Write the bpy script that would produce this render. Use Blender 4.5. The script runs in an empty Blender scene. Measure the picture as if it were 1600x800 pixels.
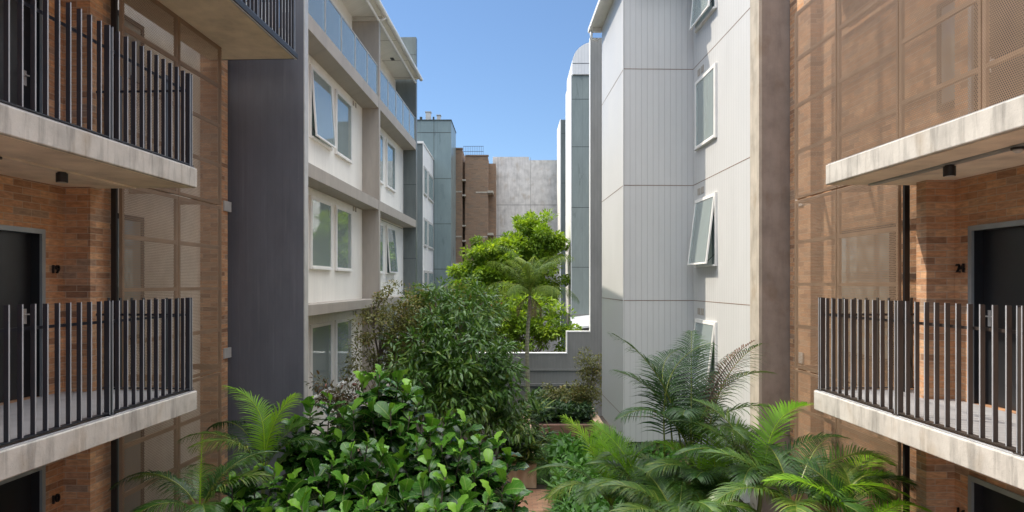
import bpy, math, random
import numpy as np
from mathutils import Vector, Matrix, Quaternion
R = math.radians
rng = np.random.default_rng(7)
random.seed(7)
SC = bpy.context.scene
COL = SC.collection
H = 5.0          # eye height above the courtyard ground; heights below are given relative to the eye
F = 24.0 / 36.0 * 1600

# ------------------------------------------------------------------ camera, sky, sun, exposure
cam_d = bpy.data.cameras.new('camera'); cam = bpy.data.objects.new('camera', cam_d); COL.objects.link(cam)
cam.location = (0, 0, H); cam.rotation_euler = (R(90), 0, 0)
cam_d.lens = 24; cam_d.sensor_width = 36; cam_d.shift_y = 44 / 1600
cam_d.clip_start = 0.05; cam_d.clip_end = 3000
SC.camera = cam
SUN_EL = R(48.6); SUN_AZ = math.atan2(-0.887, 0.461)     # clockwise from +Y
T = Vector((math.sin(SUN_AZ) * math.cos(SUN_EL), math.cos(SUN_AZ) * math.cos(SUN_EL), math.sin(SUN_EL)))
w = bpy.data.worlds.new('World'); SC.world = w; w.use_nodes = True
nt = w.node_tree; nt.nodes.clear()
sky = nt.nodes.new('ShaderNodeTexSky'); sky.sky_type = 'NISHITA'; sky.sun_disc = False
sky.sun_elevation = SUN_EL; sky.sun_rotation = SUN_AZ % (2 * math.pi)
sky.altitude = 50; sky.air_density = 1.0; sky.dust_density = 0.0; sky.ozone_density = 8.0
bg = nt.nodes.new('ShaderNodeBackground'); bg.inputs[1].default_value = 0.085
wo = nt.nodes.new('ShaderNodeOutputWorld')
gm = nt.nodes.new('ShaderNodeGamma'); gm.inputs[1].default_value = 0.85
nt.links.new(sky.outputs[0], gm.inputs[0])
# unseen bright cloud added overhead as fill light (above about 32 degrees), clear blue lower down
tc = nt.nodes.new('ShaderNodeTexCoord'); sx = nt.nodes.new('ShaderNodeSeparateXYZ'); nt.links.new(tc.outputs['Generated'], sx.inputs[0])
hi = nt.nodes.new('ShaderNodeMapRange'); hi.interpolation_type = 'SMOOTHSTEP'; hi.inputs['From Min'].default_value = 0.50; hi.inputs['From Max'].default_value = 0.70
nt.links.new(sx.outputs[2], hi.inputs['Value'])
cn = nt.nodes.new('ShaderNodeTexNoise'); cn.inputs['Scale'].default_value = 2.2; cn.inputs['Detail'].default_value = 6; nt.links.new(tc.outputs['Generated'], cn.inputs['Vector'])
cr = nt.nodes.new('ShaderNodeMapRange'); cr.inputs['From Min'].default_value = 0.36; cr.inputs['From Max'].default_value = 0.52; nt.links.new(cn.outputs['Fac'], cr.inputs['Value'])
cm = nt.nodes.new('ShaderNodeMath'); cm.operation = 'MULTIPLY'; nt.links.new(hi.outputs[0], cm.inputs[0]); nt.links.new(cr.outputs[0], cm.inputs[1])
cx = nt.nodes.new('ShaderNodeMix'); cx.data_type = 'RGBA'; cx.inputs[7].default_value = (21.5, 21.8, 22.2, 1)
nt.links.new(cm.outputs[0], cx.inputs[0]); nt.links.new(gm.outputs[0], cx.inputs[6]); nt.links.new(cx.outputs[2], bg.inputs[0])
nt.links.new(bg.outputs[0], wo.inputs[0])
sl = bpy.data.lights.new('sun', 'SUN'); sl.energy = 2.0; sl.angle = R(0.53); sl.color = (1.0, 0.90, 0.76)
so = bpy.data.objects.new('sun', sl); COL.objects.link(so); so.location = (0, 0, 60)
so.rotation_euler = T.to_track_quat('Z', 'Y').to_euler()
SC.view_settings.view_transform = 'Standard'; SC.view_settings.look = 'None'
SC.view_settings.exposure = 1.27; SC.view_settings.gamma = 1.0; SC.view_settings.use_curve_mapping = False
SC.cycles.max_bounces = 10; SC.cycles.diffuse_bounces = 7; SC.cycles.glossy_bounces = 4
SC.cycles.transparent_max_bounces = 24; SC.cycles.transmission_bounces = 4
SC.cycles.use_denoising = True
SC.cycles.sample_clamp_indirect = 4.0

# ------------------------------------------------------------------ mesh helpers
class MB:
    def __init__(self): self.v = []; self.f = []
    def add(self, vs, fs):
        n = len(self.v); self.v += [tuple(p) for p in vs]; self.f += [tuple(i + n for i in q) for q in fs]; return self
    def box(self, x0, x1, y0, y1, z0, z1, M=None):
        x0, x1 = sorted((x0, x1)); y0, y1 = sorted((y0, y1)); z0, z1 = sorted((z0, z1))
        vs = [Vector(p) for p in ((x0,y0,z0),(x1,y0,z0),(x1,y1,z0),(x0,y1,z0),(x0,y0,z1),(x1,y0,z1),(x1,y1,z1),(x0,y1,z1))]
        if M is not None: vs = [M @ p for p in vs]
        return self.add(vs, [(0,3,2,1),(4,5,6,7),(0,1,5,4),(1,2,6,5),(2,3,7,6),(3,0,4,7)])
    def hb(self, x0, x1, y0, y1, h0, h1):     # box with heights relative to the eye
        return self.box(x0, x1, y0, y1, h0 + H, h1 + H)
    def tube(self, pts, rad, n=8, cap=True):
        pts = [Vector(p) for p in pts]
        if not hasattr(rad, '__len__'): rad = [rad] * len(pts)
        rings = []
        up = Vector((0.31, 0.17, 0.93))
        for i, p in enumerate(pts):
            d = (pts[min(i + 1, len(pts) - 1)] - pts[max(i - 1, 0)]).normalized()
            a = d.cross(up)
            if a.length < 1e-3: a = d.cross(Vector((1, 0, 0)))
            a.normalize(); b = d.cross(a)
            rings.append([p + (a * math.cos(2*math.pi*k/n) + b * math.sin(2*math.pi*k/n)) * rad[i] for k in range(n)])
        vs = [q for r in rings for q in r]; fs = []
        for i in range(len(pts) - 1):
            for k in range(n):
                fs.append((i*n+k, i*n+(k+1) % n, (i+1)*n+(k+1) % n, (i+1)*n+k))
        if cap: fs += [tuple(range(n))[::-1], tuple((len(pts)-1)*n + k for k in range(n))]
        return self.add(vs, fs)
    def prism_y(self, poly, y0, y1):           # poly in (x, z), extruded along y
        n = len(poly)
        vs = [(x, y0, z) for x, z in poly] + [(x, y1, z) for x, z in poly]
        fs = [tuple(range(n)), tuple(range(2*n-1, n-1, -1))] + [(i, n+i, n+(i+1) % n, (i+1) % n) for i in range(n)]
        return self.add(vs, fs)
    def build(self, name, mat, parent=None, loc=(0,0,0), smooth=False, bevel=0):
        me = bpy.data.meshes.new(name); me.from_pydata(self.v, [], self.f); me.update()
        if smooth: me.polygons.foreach_set('use_smooth', [True] * len(me.polygons))
        o = bpy.data.objects.new(name, me); COL.objects.link(o); me.materials.append(mat)
        o.location = loc
        if parent is not None: o.parent = parent
        if bevel:
            m = o.modifiers.new('bevel', 'BEVEL'); m.width = bevel; m.segments = 2; m.limit_method = 'ANGLE'
        return o
def tag(o, label=None, cat=None, group=None, kind=None):
    if label: o['label'] = label
    if cat: o['category'] = cat
    if group: o['group'] = group
    if kind: o['kind'] = kind
    return o
def empty(name, x, y, z=0.0, slope=0.0, label=None, cat=None, group=None):
    o = bpy.data.objects.new(name, None); COL.objects.link(o)
    o.location = (x, y, z); o.rotation_euler = (0, 0, -math.atan(slope)); o.empty_display_size = 0.3
    return tag(o, label, cat, group)
def at(px, py, Z):        # point seen at this place of the photograph at depth Z
    return Vector(((px - 800) / F * Z, Z, (444 - py) / F * Z + H))

# ------------------------------------------------------------------ materials
class NT:
    def __init__(self, name):
        self.m = bpy.data.materials.new(name); self.m.use_nodes = True
        self.t = self.m.node_tree; self.t.nodes.clear()
        self.out = self.n('ShaderNodeOutputMaterial')
    def n(self, typ, **kw):
        o = self.t.nodes.new(typ)
        for k, v in kw.items():
            if k.startswith('i_'):
                k = k[2:]; k = int(k) if k.isdigit() else k.replace('_', ' ')
                if hasattr(v, 'is_output'): self.t.links.new(v, o.inputs[k])
                else: o.inputs[k].default_value = v
            else: setattr(o, k, v)
        return o
    def l(self, a, b): self.t.links.new(a, b)
    def math(self, op, a, b=0.0, c=0.0):
        o = self.n('ShaderNodeMath', operation=op)
        for i, v in enumerate((a, b, c)):
            if hasattr(v, 'is_output'): self.l(v, o.inputs[i])
            else: o.inputs[i].default_value = v
        return o.outputs[0]
    def obj(self): return self.n('ShaderNodeTexCoord').outputs['Object']
    def uvz(self):      # (x+y, z, 0): runs true on any wall square to the object's axes
        s = self.n('ShaderNodeSeparateXYZ'); self.l(self.obj(), s.inputs[0])
        return self.math('ADD', s.outputs[0], s.outputs[1]), s.outputs[2]
    def vec(self, a, b, c=0.0):
        o = self.n('ShaderNodeCombineXYZ')
        for i, v in enumerate((a, b, c)):
            if hasattr(v, 'is_output'): self.l(v, o.inputs[i])
            else: o.inputs[i].default_value = v
        return o.outputs[0]
    def noise(self, scale, detail=4, vec=None, rough=0.55, stretch=None):
        o = self.n('ShaderNodeTexNoise'); o.inputs['Scale'].default_value = scale; o.inputs['Detail'].default_value = detail
        o.inputs['Roughness'].default_value = rough
        v = vec if vec is not None else self.obj()
        if stretch:
            mp = self.n('ShaderNodeMapping'); mp.inputs['Scale'].default_value = stretch; self.l(v, mp.inputs[0]); v = mp.outputs[0]
        self.l(v, o.inputs['Vector']); return o.outputs['Fac']
    def ramp(self, fac, stops, interp='LINEAR'):
        o = self.n('ShaderNodeValToRGB'); cr = o.color_ramp; cr.interpolation = interp
        while len(cr.elements) < len(stops): cr.elements.new(0.5)
        for e, (p, c) in zip(cr.elements, stops):
            e.position = p; e.color = (c[0], c[1], c[2], 1) if hasattr(c, '__len__') else (c, c, c, 1)
        self.l(fac, o.inputs[0]); return o.outputs[0]
    def mix(self, fac, a, b, mode='MIX'):
        o = self.n('ShaderNodeMix', data_type='RGBA', blend_type=mode)
        for k, v in ((0, fac), (6, a), (7, b)):
            if hasattr(v, 'is_output'): self.l(v, o.inputs[k])
            elif hasattr(v, '__len__'): o.inputs[k].default_value = (v[0], v[1], v[2], 1)
            else: o.inputs[k].default_value = v
        return o.outputs[2]
    def bsdf(self, col, rough=0.6, metal=0.0, bump=None, bstr=0.3, bdist=0.01, spec=0.5):
        b = self.n('ShaderNodeBsdfPrincipled')
        for k, v in (('Base Color', col), ('Roughness', rough), ('Metallic', metal)):
            if hasattr(v, 'is_output'): self.l(v, b.inputs[k])
            elif hasattr(v, '__len__'): b.inputs[k].default_value = (v[0], v[1], v[2], 1)
            else: b.inputs[k].default_value = v
        b.inputs['Specular IOR Level'].default_value = spec
        if bump is not None:
            bp = self.n('ShaderNodeBump'); bp.inputs['Strength'].default_value = bstr; bp.inputs['Distance'].default_value = bdist
            self.l(bump, bp.inputs['Height']); self.l(bp.outputs[0], b.inputs['Normal'])
        return b.outputs[0]
    def done(self, sh): self.l(sh, self.out.inputs[0]); return self.m

def m_plain(name, col, rough=0.5, metal=0.0, var=0.12, scale=3.0, spec=0.5, bump=0.0):
    N = NT(name); f = N.noise(scale, 5)
    c = N.mix(1.0, col, N.ramp(f, [(0.3, 1 - var), (0.7, 1 + var)]), 'MULTIPLY')
    rr = N.math('MULTIPLY_ADD', N.noise(scale * 2.3, 3), 0.2, rough - 0.1)
    return N.done(N.bsdf(c, rr, metal, N.noise(scale * 20, 3) if bump else None, bump, 0.004, spec))
def m_brick(name, tint=1.4, grey=0.0):
    N = NT(name); u, z = N.uvz(); v = N.vec(u, z)
    def br(c1, c2, mo):
        b = N.n('ShaderNodeTexBrick'); b.offset = 0.5; b.squash = 1.0
        b.inputs['Color1'].default_value = (*c1, 1); b.inputs['Color2'].default_value = (*c2, 1); b.inputs['Mortar'].default_value = (*mo, 1)
        b.inputs['Scale'].default_value = 1.0; b.inputs['Mortar Size'].default_value = 0.0045; b.inputs['Mortar Smooth'].default_value = 0.2
        b.inputs['Bias'].default_value = 0.0; b.inputs['Brick Width'].default_value = 0.30; b.inputs['Row Height'].default_value = 0.086
        N.l(v, b.inputs['Vector']); return b
    b = br((0,0,0), (1,1,1), (0.5,0.5,0.5))
    t = tint
    col = N.ramp(b.outputs['Color'], [(0.0, (0.20*t,0.11*t,0.065*t)), (0.14, (0.31*t,0.165*t,0.088*t)), (0.42, (0.41*t,0.215*t,0.108*t)),
                (0.62, (0.35*t,0.20*t,0.118*t)), (0.8, (0.47*t,0.275*t,0.15*t)), (0.95, (0.26*t,0.175*t,0.12*t))])
    n1 = N.noise(9, 5, vec=N.vec(u, z), stretch=(1, 4, 1))
    col = N.mix(1.0, col, N.ramp(n1, [(0.3, 0.7), (0.7, 1.22)]), 'MULTIPLY')
    if grey: col = N.mix(grey, col, (0.26, 0.19, 0.14))
    col = N.mix(b.outputs['Fac'], col, (0.34*t, 0.27*t, 0.2*t))
    hgt = N.math('SUBTRACT', N.math('MULTIPLY', N.noise(60, 4), 0.4), b.outputs['Fac'])
    return N.done(N.bsdf(col, 0.85, 0, hgt, 0.5, 0.006))
def m_concrete(name, base, stain=0.5, streak=True, cool=False):
    N = NT(name); u, z = N.uvz()
    f = N.noise(2.2, 8); c = N.mix(1.0, base, N.ramp(f, [(0.25, 0.72), (0.5, 1.0), (0.75, 1.2)]), 'MULTIPLY')
    if streak:
        s = N.noise(1.0, 6, vec=N.vec(u, z), stretch=(7, 0.8, 1), rough=0.65)
        dk = N.ramp(s, [(0.36, 1 - stain), (0.52, 1.0)])
        c = N.mix(1.0, c, dk, 'MULTIPLY')
        s2 = N.noise(1.0, 5, vec=N.vec(u, z), stretch=(2.1, 1.4, 1))
        c = N.mix(N.ramp(s2, [(0.55, 0.0), (0.72, 0.5)]), c, (base[0]*0.62, base[1]*0.5, base[2]*0.36))
    p = N.n('ShaderNodeTexVoronoi'); p.inputs['Scale'].default_value = 38; N.l(N.obj(), p.inputs['Vector'])
    pit = N.ramp(p.outputs['Distance'], [(0.07, 0.5), (0.13, 1.0)])
    c = N.mix(0.8, c, N.mix(1.0, c, pit, 'MULTIPLY'))
    return N.done(N.bsdf(c, 0.85, 0, N.noise(30, 6), 0.35, 0.006, 0.3))
def m_clad(name, col, groove=0.15, gw=0.035, rough=0.45, dirt=0.1, metal=0.0, panel=None, spec=0.4):
    N = NT(name); u, z = N.uvz()
    fr = N.math('FRACT', N.math('DIVIDE', u, groove))
    g = N.math('LESS_THAN', fr, gw)
    f = N.noise(0.9, 6, vec=N.vec(u, z), stretch=(2.5, 0.6, 1))
    c = N.mix(1.0, col, N.ramp(f, [(0.3, 1 - dirt), (0.7, 1 + dirt * 0.6)]), 'MULTIPLY')
    c = N.mix(1.0, c, N.ramp(N.noise(14, 3, vec=N.vec(u, z), stretch=(1, 0.15, 1)), [(0.3, 1 - dirt*0.4), (0.7, 1 + dirt*0.4)]), 'MULTIPLY')
    c = N.mix(N.math('MULTIPLY', g, 0.5), c, (col[0]*0.35, col[1]*0.35, col[2]*0.35))
    return N.done(N.bsdf(c, N.math('MULTIPLY_ADD', f, 0.25, rough - 0.12), metal, N.math('SUBTRACT', 0.0, g), 0.5, 0.01, spec))
def m_weather(name, col, groove, gw, rough, dirt):
    N = NT(name); u, z = N.uvz()
    g = N.math('LESS_THAN', N.math('FRACT', N.math('DIVIDE', u, groove)), gw)
    f = N.noise(1.0, 8, vec=N.vec(u, z), stretch=(1.2, 0.35, 1), rough=0.65)
    c = N.mix(1.0, col, N.ramp(f, [(0.3, 0.80), (0.7, 1.16)]), 'MULTIPLY')
    rn = N.noise(1.0, 7, vec=N.vec(u, z), stretch=(11, 0.35, 1), rough=0.7)
    c = N.mix(N.ramp(rn, [(0.55, 0.0), (0.78, 0.28)]), c, (0.33, 0.33, 0.35))
    sc = N.noise(1.0, 9, vec=N.vec(u, z), stretch=(3.0, 2.2, 1), rough=0.75)
    c = N.mix(N.ramp(sc, [(0.66, 0.0), (0.74, 0.35)]), c, (0.40, 0.40, 0.41))
    c = N.mix(N.math('MULTIPLY', g, 0.5), c, (col[0]*0.45, col[1]*0.45, col[2]*0.45))
    return N.done(N.bsdf(c, N.math('MULTIPLY_ADD', f, 0.3, rough - 0.1), 0, N.math('SUBTRACT', 0.0, g), 0.4, 0.006, 0.4))
def m_screen(name, col, pitch=0.028, r=0.395):
    N = NT(name); u, z = N.uvz()
    vv = N.math('DIVIDE', z, pitch * 0.866); row = N.math('FLOOR', vv)
    off = N.math('MULTIPLY', N.math('MODULO', N.math('ABSOLUTE', row), 2.0), 0.5)
    uu = N.math('SUBTRACT', N.math('FRACT', N.math('ADD', N.math('DIVIDE', u, pitch), off)), 0.5)
    v2 = N.math('MULTIPLY', N.math('SUBTRACT', N.math('FRACT', vv), 0.5), 0.866)
    d = N.math('SQRT', N.math('ADD', N.math('MULTIPLY', uu, uu), N.math('MULTIPLY', v2, v2)))
    hole = N.math('LESS_THAN', d, r)
    c = N.mix(1.0, col, N.ramp(N.noise(1.5, 4), [(0.3, 0.88), (0.7, 1.1)]), 'MULTIPLY')
    b = N.bsdf(c, 0.5, 0.2)
    tr = N.n('ShaderNodeBsdfTransparent'); mx = N.n('ShaderNodeMixShader')
    N.l(hole, mx.inputs[0]); N.l(b, mx.inputs[1]); N.l(tr.outputs[0], mx.inputs[2])
    return N.done(mx.outputs[0])
def m_glass(name, tint=(0.75, 0.86, 0.85), haze=0.0, refl=0.06):
    N = NT(name)
    tr = N.n('ShaderNodeBsdfTransparent'); tr.inputs[0].default_value = (*tint, 1)
    gl = N.n('ShaderNodeBsdfGlossy'); gl.inputs['Roughness'].default_value = 0.02; gl.inputs[0].default_value = (0.95, 1, 1, 1)
    fr = N.n('ShaderNodeFresnel'); fr.inputs[0].default_value = 1.55
    mx = N.n('ShaderNodeMixShader'); N.l(N.math('MINIMUM', N.math('ADD', fr.outputs[0], refl), 1.0), mx.inputs[0])
    a = tr.outputs[0]
    if haze:
        df = N.n('ShaderNodeBsdfDiffuse'); df.inputs[0].default_value = (0.60, 0.70, 0.68, 1)
        m2 = N.n('ShaderNodeMixShader'); m2.inputs[0].default_value = haze; N.l(a, m2.inputs[1]); N.l(df.outputs[0], m2.inputs[2]); a = m2.outputs[0]
    N.l(a, mx.inputs[1]); N.l(gl.outputs[0], mx.inputs[2])
    return N.done(mx.outputs[0])
def m_leaf(name, cols, rough=0.4, transl=0.35, veins=False, spec=0.5):
    N = NT(name); at_ = N.n('ShaderNodeAttribute', attribute_name='rnd')
    k = len(cols); c = N.ramp(at_.outputs['Fac'], [(i / max(1, k - 1), cc) for i, cc in enumerate(cols)])
    bump = None
    if veins:
        uv = N.n('ShaderNodeUVMap'); s = N.n('ShaderNodeSeparateXYZ'); N.l(uv.outputs[0], s.inputs[0])
        ax = N.math('ABSOLUTE', s.outputs[0])
        mid = N.math('LESS_THAN', ax, 0.022)
        sv = N.math('LESS_THAN', N.math('FRACT', N.math('SUBTRACT', N.math('MULTIPLY', s.outputs[1], 7.0), N.math('MULTIPLY', ax, 5.0))), 0.12)
        ve = N.math('MAXIMUM', mid, N.math('MULTIPLY', sv, 0.55))
        c = N.mix(N.math('MULTIPLY', ve, 0.55), c, (0.26, 0.36, 0.10)); bump = ve
    b = N.bsdf(c, rough, 0, bump, 0.4, 0.01, spec)
    t = N.n('ShaderNodeBsdfTranslucent'); N.l(N.mix(0.5, c, N.mix(1.0, c, (1.6, 1.5, 0.5), 'MULTIPLY')), t.inputs[0])
    mx = N.n('ShaderNodeMixShader'); mx.inputs[0].default_value = transl; N.l(b, mx.inputs[1]); N.l(t.outputs[0], mx.inputs[2])
    return N.done(mx.outputs[0])

BRICK = m_brick('brick')
CONC_EDGE = m_concrete('slab_concrete', (0.54, 0.515, 0.47), 0.36)
SOFFIT = m_concrete('soffit_concrete', (0.80, 0.69, 0.56), 0.15, False)
FAR_CONC = m_concrete('far_concrete', (0.60, 0.58, 0.56), 0.14)
PALER = m_plain('pale_render', (0.74, 0.68, 0.58), 0.8)
TILE = m_plain('floor_tile', (0.36, 0.36, 0.37), 0.5)
SLAT = m_plain('slat_metal', (0.018, 0.020, 0.028), 0.35, 0.0, spec=0.5)
SLAT_R = m_plain('slat_metal_brick_reflection', (0.05, 0.040, 0.035), 0.35, 0.0, spec=0.5)  # same slat metal, warm reflection of the brick put into its colour
SEDGE = m_plain('pale_slat_edge', (0.36, 0.37, 0.39), 0.35)  # lighter grey paint than the slat faces
BLACK = m_plain('black_metal', (0.012, 0.012, 0.013), 0.45)
SCREEN_L = m_screen('perforated_screen', (0.30, 0.20, 0.13))
SFRAME = m_plain('screen_frame', (0.40, 0.275, 0.18), 0.5, 0.2)
DOORM = m_plain('door_paint', (0.018, 0.019, 0.022), 0.35)
DFRAME = m_plain('door_frame_metal', (0.30, 0.33, 0.34), 0.4, 0.2)
BLADE = m_weather('blue_grey_cladding', (0.145, 0.148, 0.168), 0.15, 0.03, 0.42, 0.14)
LGREY = m_plain('light_grey_metal', (0.50, 0.49, 0.47), 0.4)
CREAM = m_clad('cream_cladding', (0.88, 0.85, 0.78), 0.12, 0.05, 0.5, 0.06)
TAUPE = m_clad('taupe_render', (0.39, 0.35, 0.305), 0.6, 0.006, 0.6, 0.12)
TEALD = m_clad('dark_green_grey_panel', (0.14, 0.16, 0.155), 0.9, 0.012, 0.35, 0.18)
TEAL = m_clad('green_grey_panel', (0.20, 0.255, 0.26), 1.05, 0.012, 0.3, 0.12, spec=0.6)
TEALR = m_clad('sage_grey_panel', (0.27, 0.30, 0.275), 0.52, 0.018, 0.3, 0.12, spec=0.6)
WHITE = m_plain('white_paint', (0.84, 0.82, 0.78), 0.4, var=0.06)
WHITEC = m_clad('white_cladding', (0.78, 0.77, 0.76), 0.15, 0.04, 0.45, 0.05)
GREY = m_clad('pale_grey_cladding', (0.57, 0.57, 0.56), 0.15, 0.06, 0.42, 0.035)
WALLG = m_clad('garden_wall_cladding', (0.26, 0.25, 0.23), 0.12, 0.05, 0.5, 0.12)
JOINT = m_plain('joint_brown', (0.22, 0.15, 0.11), 0.7)
DJOINT = m_plain('joint_dark', (0.05, 0.06, 0.06), 0.7)
BROWNW = m_concrete('brown_panel', (0.29, 0.24, 0.205), 0.10)
EDGE = m_concrete('blade_edge', (0.46, 0.41, 0.34), 0.2)
GLASS = m_glass('window_glass', (0.90, 0.95, 0.95), 0.45, 0.05)
BALGL = m_glass('balustrade_glass', (0.74, 0.80, 0.82), 0.35, 0.05)
SKYGL = m_glass('sky_mirror_glass', (0.6, 0.72, 0.85), 0.15, 0.5)  # strongly reflective, so the added pane shows blue sky
DARK = m_plain('dark_room', (0.22, 0.27, 0.26), 0.8)
def m_curtain():
    N = NT('curtain_cloth'); u, z = N.uvz()
    f = N.noise(7, 3, vec=N.vec(u, 0.0)); c = N.ramp(f, [(0.3, (0.66, 0.70, 0.67)), (0.7, (0.85, 0.87, 0.83))])
    return N.done(N.bsdf(c, 0.9))
CURT = m_curtain()
FARBRICK = m_brick('far_brick', 0.72, 0.5)
SOIL = m_plain('soil', (0.05, 0.036, 0.025), 0.95, bump=0.6)
GRASS = m_plain('lawn_green', (0.06, 0.11, 0.025), 0.9, var=0.4, scale=9, bump=0.8)
def m_pave():
    N = NT('terracotta_paving'); s = N.n('ShaderNodeTexBrick')
    for k, v in (('Color1', (0.44, 0.22, 0.13, 1)), ('Color2', (0.58, 0.33, 0.20, 1)), ('Mortar', (0.30, 0.2, 0.14, 1)), ('Scale', 1.0), ('Mortar Size', 0.006), ('Brick Width', 0.23), ('Row Height', 0.115)):
        s.inputs[k].default_value = v
    N.l(N.obj(), s.inputs['Vector'])
    return N.done(N.bsdf(N.mix(1.0, s.outputs['Color'], N.ramp(N.noise(3, 5), [(0.3, 0.8), (0.7, 1.15)]), 'MULTIPLY'), 0.85, 0, s.outputs['Fac'], 0.4, -0.004))
PAVE = m_pave()
def m_sand():
    N = NT('sandstone'); u, z = N.uvz()
    wv = N.n('ShaderNodeTexWave'); wv.inputs['Scale'].default_value = 1.1; wv.inputs['Distortion'].default_value = 6; wv.inputs['Detail'].default_value = 4
    N.l(N.vec(N.math('MULTIPLY', u, 0.6), z), wv.inputs['Vector'])
    c = N.ramp(wv.outputs['Fac'], [(0.0, (0.50, 0.34, 0.21)), (0.5, (0.58, 0.42, 0.28)), (1.0, (0.45, 0.28, 0.17))])
    return N.done(N.bsdf(c, 0.85, 0, N.noise(20, 5), 0.4, 0.01))
SAND = m_sand()
TERRA = m_concrete('terracotta_block', (0.20, 0.11, 0.08), 0.3)
BARK = m_plain('bark', (0.13, 0.10, 0.075), 0.9, var=0.35, scale=12, bump=0.8)
def m_palmtrunk():
    N = NT('ringed_trunk'); u, z = N.uvz()
    r = N.math('LESS_THAN', N.math('FRACT', N.math('MULTIPLY', z, 9.0)), 0.2)
    c = N.mix(N.math('MULTIPLY', r, 0.5), N.ramp(N.noise(6, 4), [(0.3, (0.20, 0.20, 0.12)), (0.7, (0.36, 0.34, 0.24))]), (0.1, 0.09, 0.06))
    return N.done(N.bsdf(c, 0.8, 0, r, 0.5, 0.01))
PTRUNK = m_palmtrunk()
STEM = m_plain('green_stem', (0.16, 0.20, 0.06), 0.5, var=0.3)
L_FIG = m_leaf('fig_leaf', [(0.008, 0.035, 0.006), (0.018, 0.075, 0.010), (0.036, 0.125, 0.014), (0.085, 0.24, 0.022), (0.22, 0.45, 0.04)], 0.27, 0.2, True, 0.45)
L_BRIGHT = m_leaf('bright_leaf', [(0.10, 0.19, 0.012), (0.21, 0.33, 0.02), (0.36, 0.46, 0.035)], 0.55, 0.42)
L_MID = m_leaf('broad_leaf', [(0.03, 0.085, 0.016), (0.06, 0.14, 0.022), (0.10, 0.20, 0.03), (0.22, 0.27, 0.05)], 0.33, 0.28, spec=0.45)
L_OLIVE = m_leaf('olive_leaf', [(0.092, 0.099, 0.027), (0.155, 0.157, 0.038), (0.206, 0.213, 0.045), (0.329, 0.164, 0.063)], 0.5, 0.25)
L_PALM = m_leaf('palm_leaflet', [(0.012, 0.045, 0.008), (0.03, 0.085, 0.012), (0.075, 0.15, 0.02), (0.24, 0.27, 0.05)], 0.38, 0.26, spec=0.35)
L_PALMB = m_leaf('bright_palm_leaflet', [(0.102, 0.243, 0.014), (0.184, 0.374, 0.020), (0.326, 0.486, 0.034)], 0.50, 0.45, spec=0.22)
L_PALMO = m_leaf('olive_palm_leaflet', [(0.07, 0.13, 0.02), (0.15, 0.23, 0.035), (0.32, 0.37, 0.07)], 0.5, 0.35, spec=0.2)
L_PALMD = m_leaf('dry_palm_leaflet', [(0.10, 0.06, 0.04), (0.16, 0.10, 0.07), (0.08, 0.05, 0.04)], 0.6, 0.2, spec=0.22)
L_DARK = m_leaf('dark_leaf', [(0.022, 0.056, 0.017), (0.039, 0.090, 0.022), (0.067, 0.134, 0.034)], 0.45, 0.2)
L_SHRUB = m_leaf('shrub_leaf', [(0.038, 0.120, 0.018), (0.076, 0.218, 0.027), (0.127, 0.284, 0.045)], 0.45, 0.3)

# ------------------------------------------------------------------ the ground
def slab(name, x0, x1, y0, y1, z, mat, th=0.0, sub=1):
    b = MB()
    if th: b.box(x0, x1, y0, y1, z - th, z)
    else: b.add([(x0,y0,z),(x1,y0,z),(x1,y1,z),(x0,y1,z)], [(0,1,2,3)])
    return tag(b.build(name, mat), kind='structure')
slab('ground', -600, 600, -600, 900, 0.0, SOIL)
slab('paving', -0.9, 2.9, -8.0, 16.6, 0.012, PAVE)
slab('lawn', -0.2, 3.0, 17.0, 21.2, 0.018, GRASS)
slab('path', -0.2, 2.7, 20.9, 21.15, 0.045, LGREY, 0.04)

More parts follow.
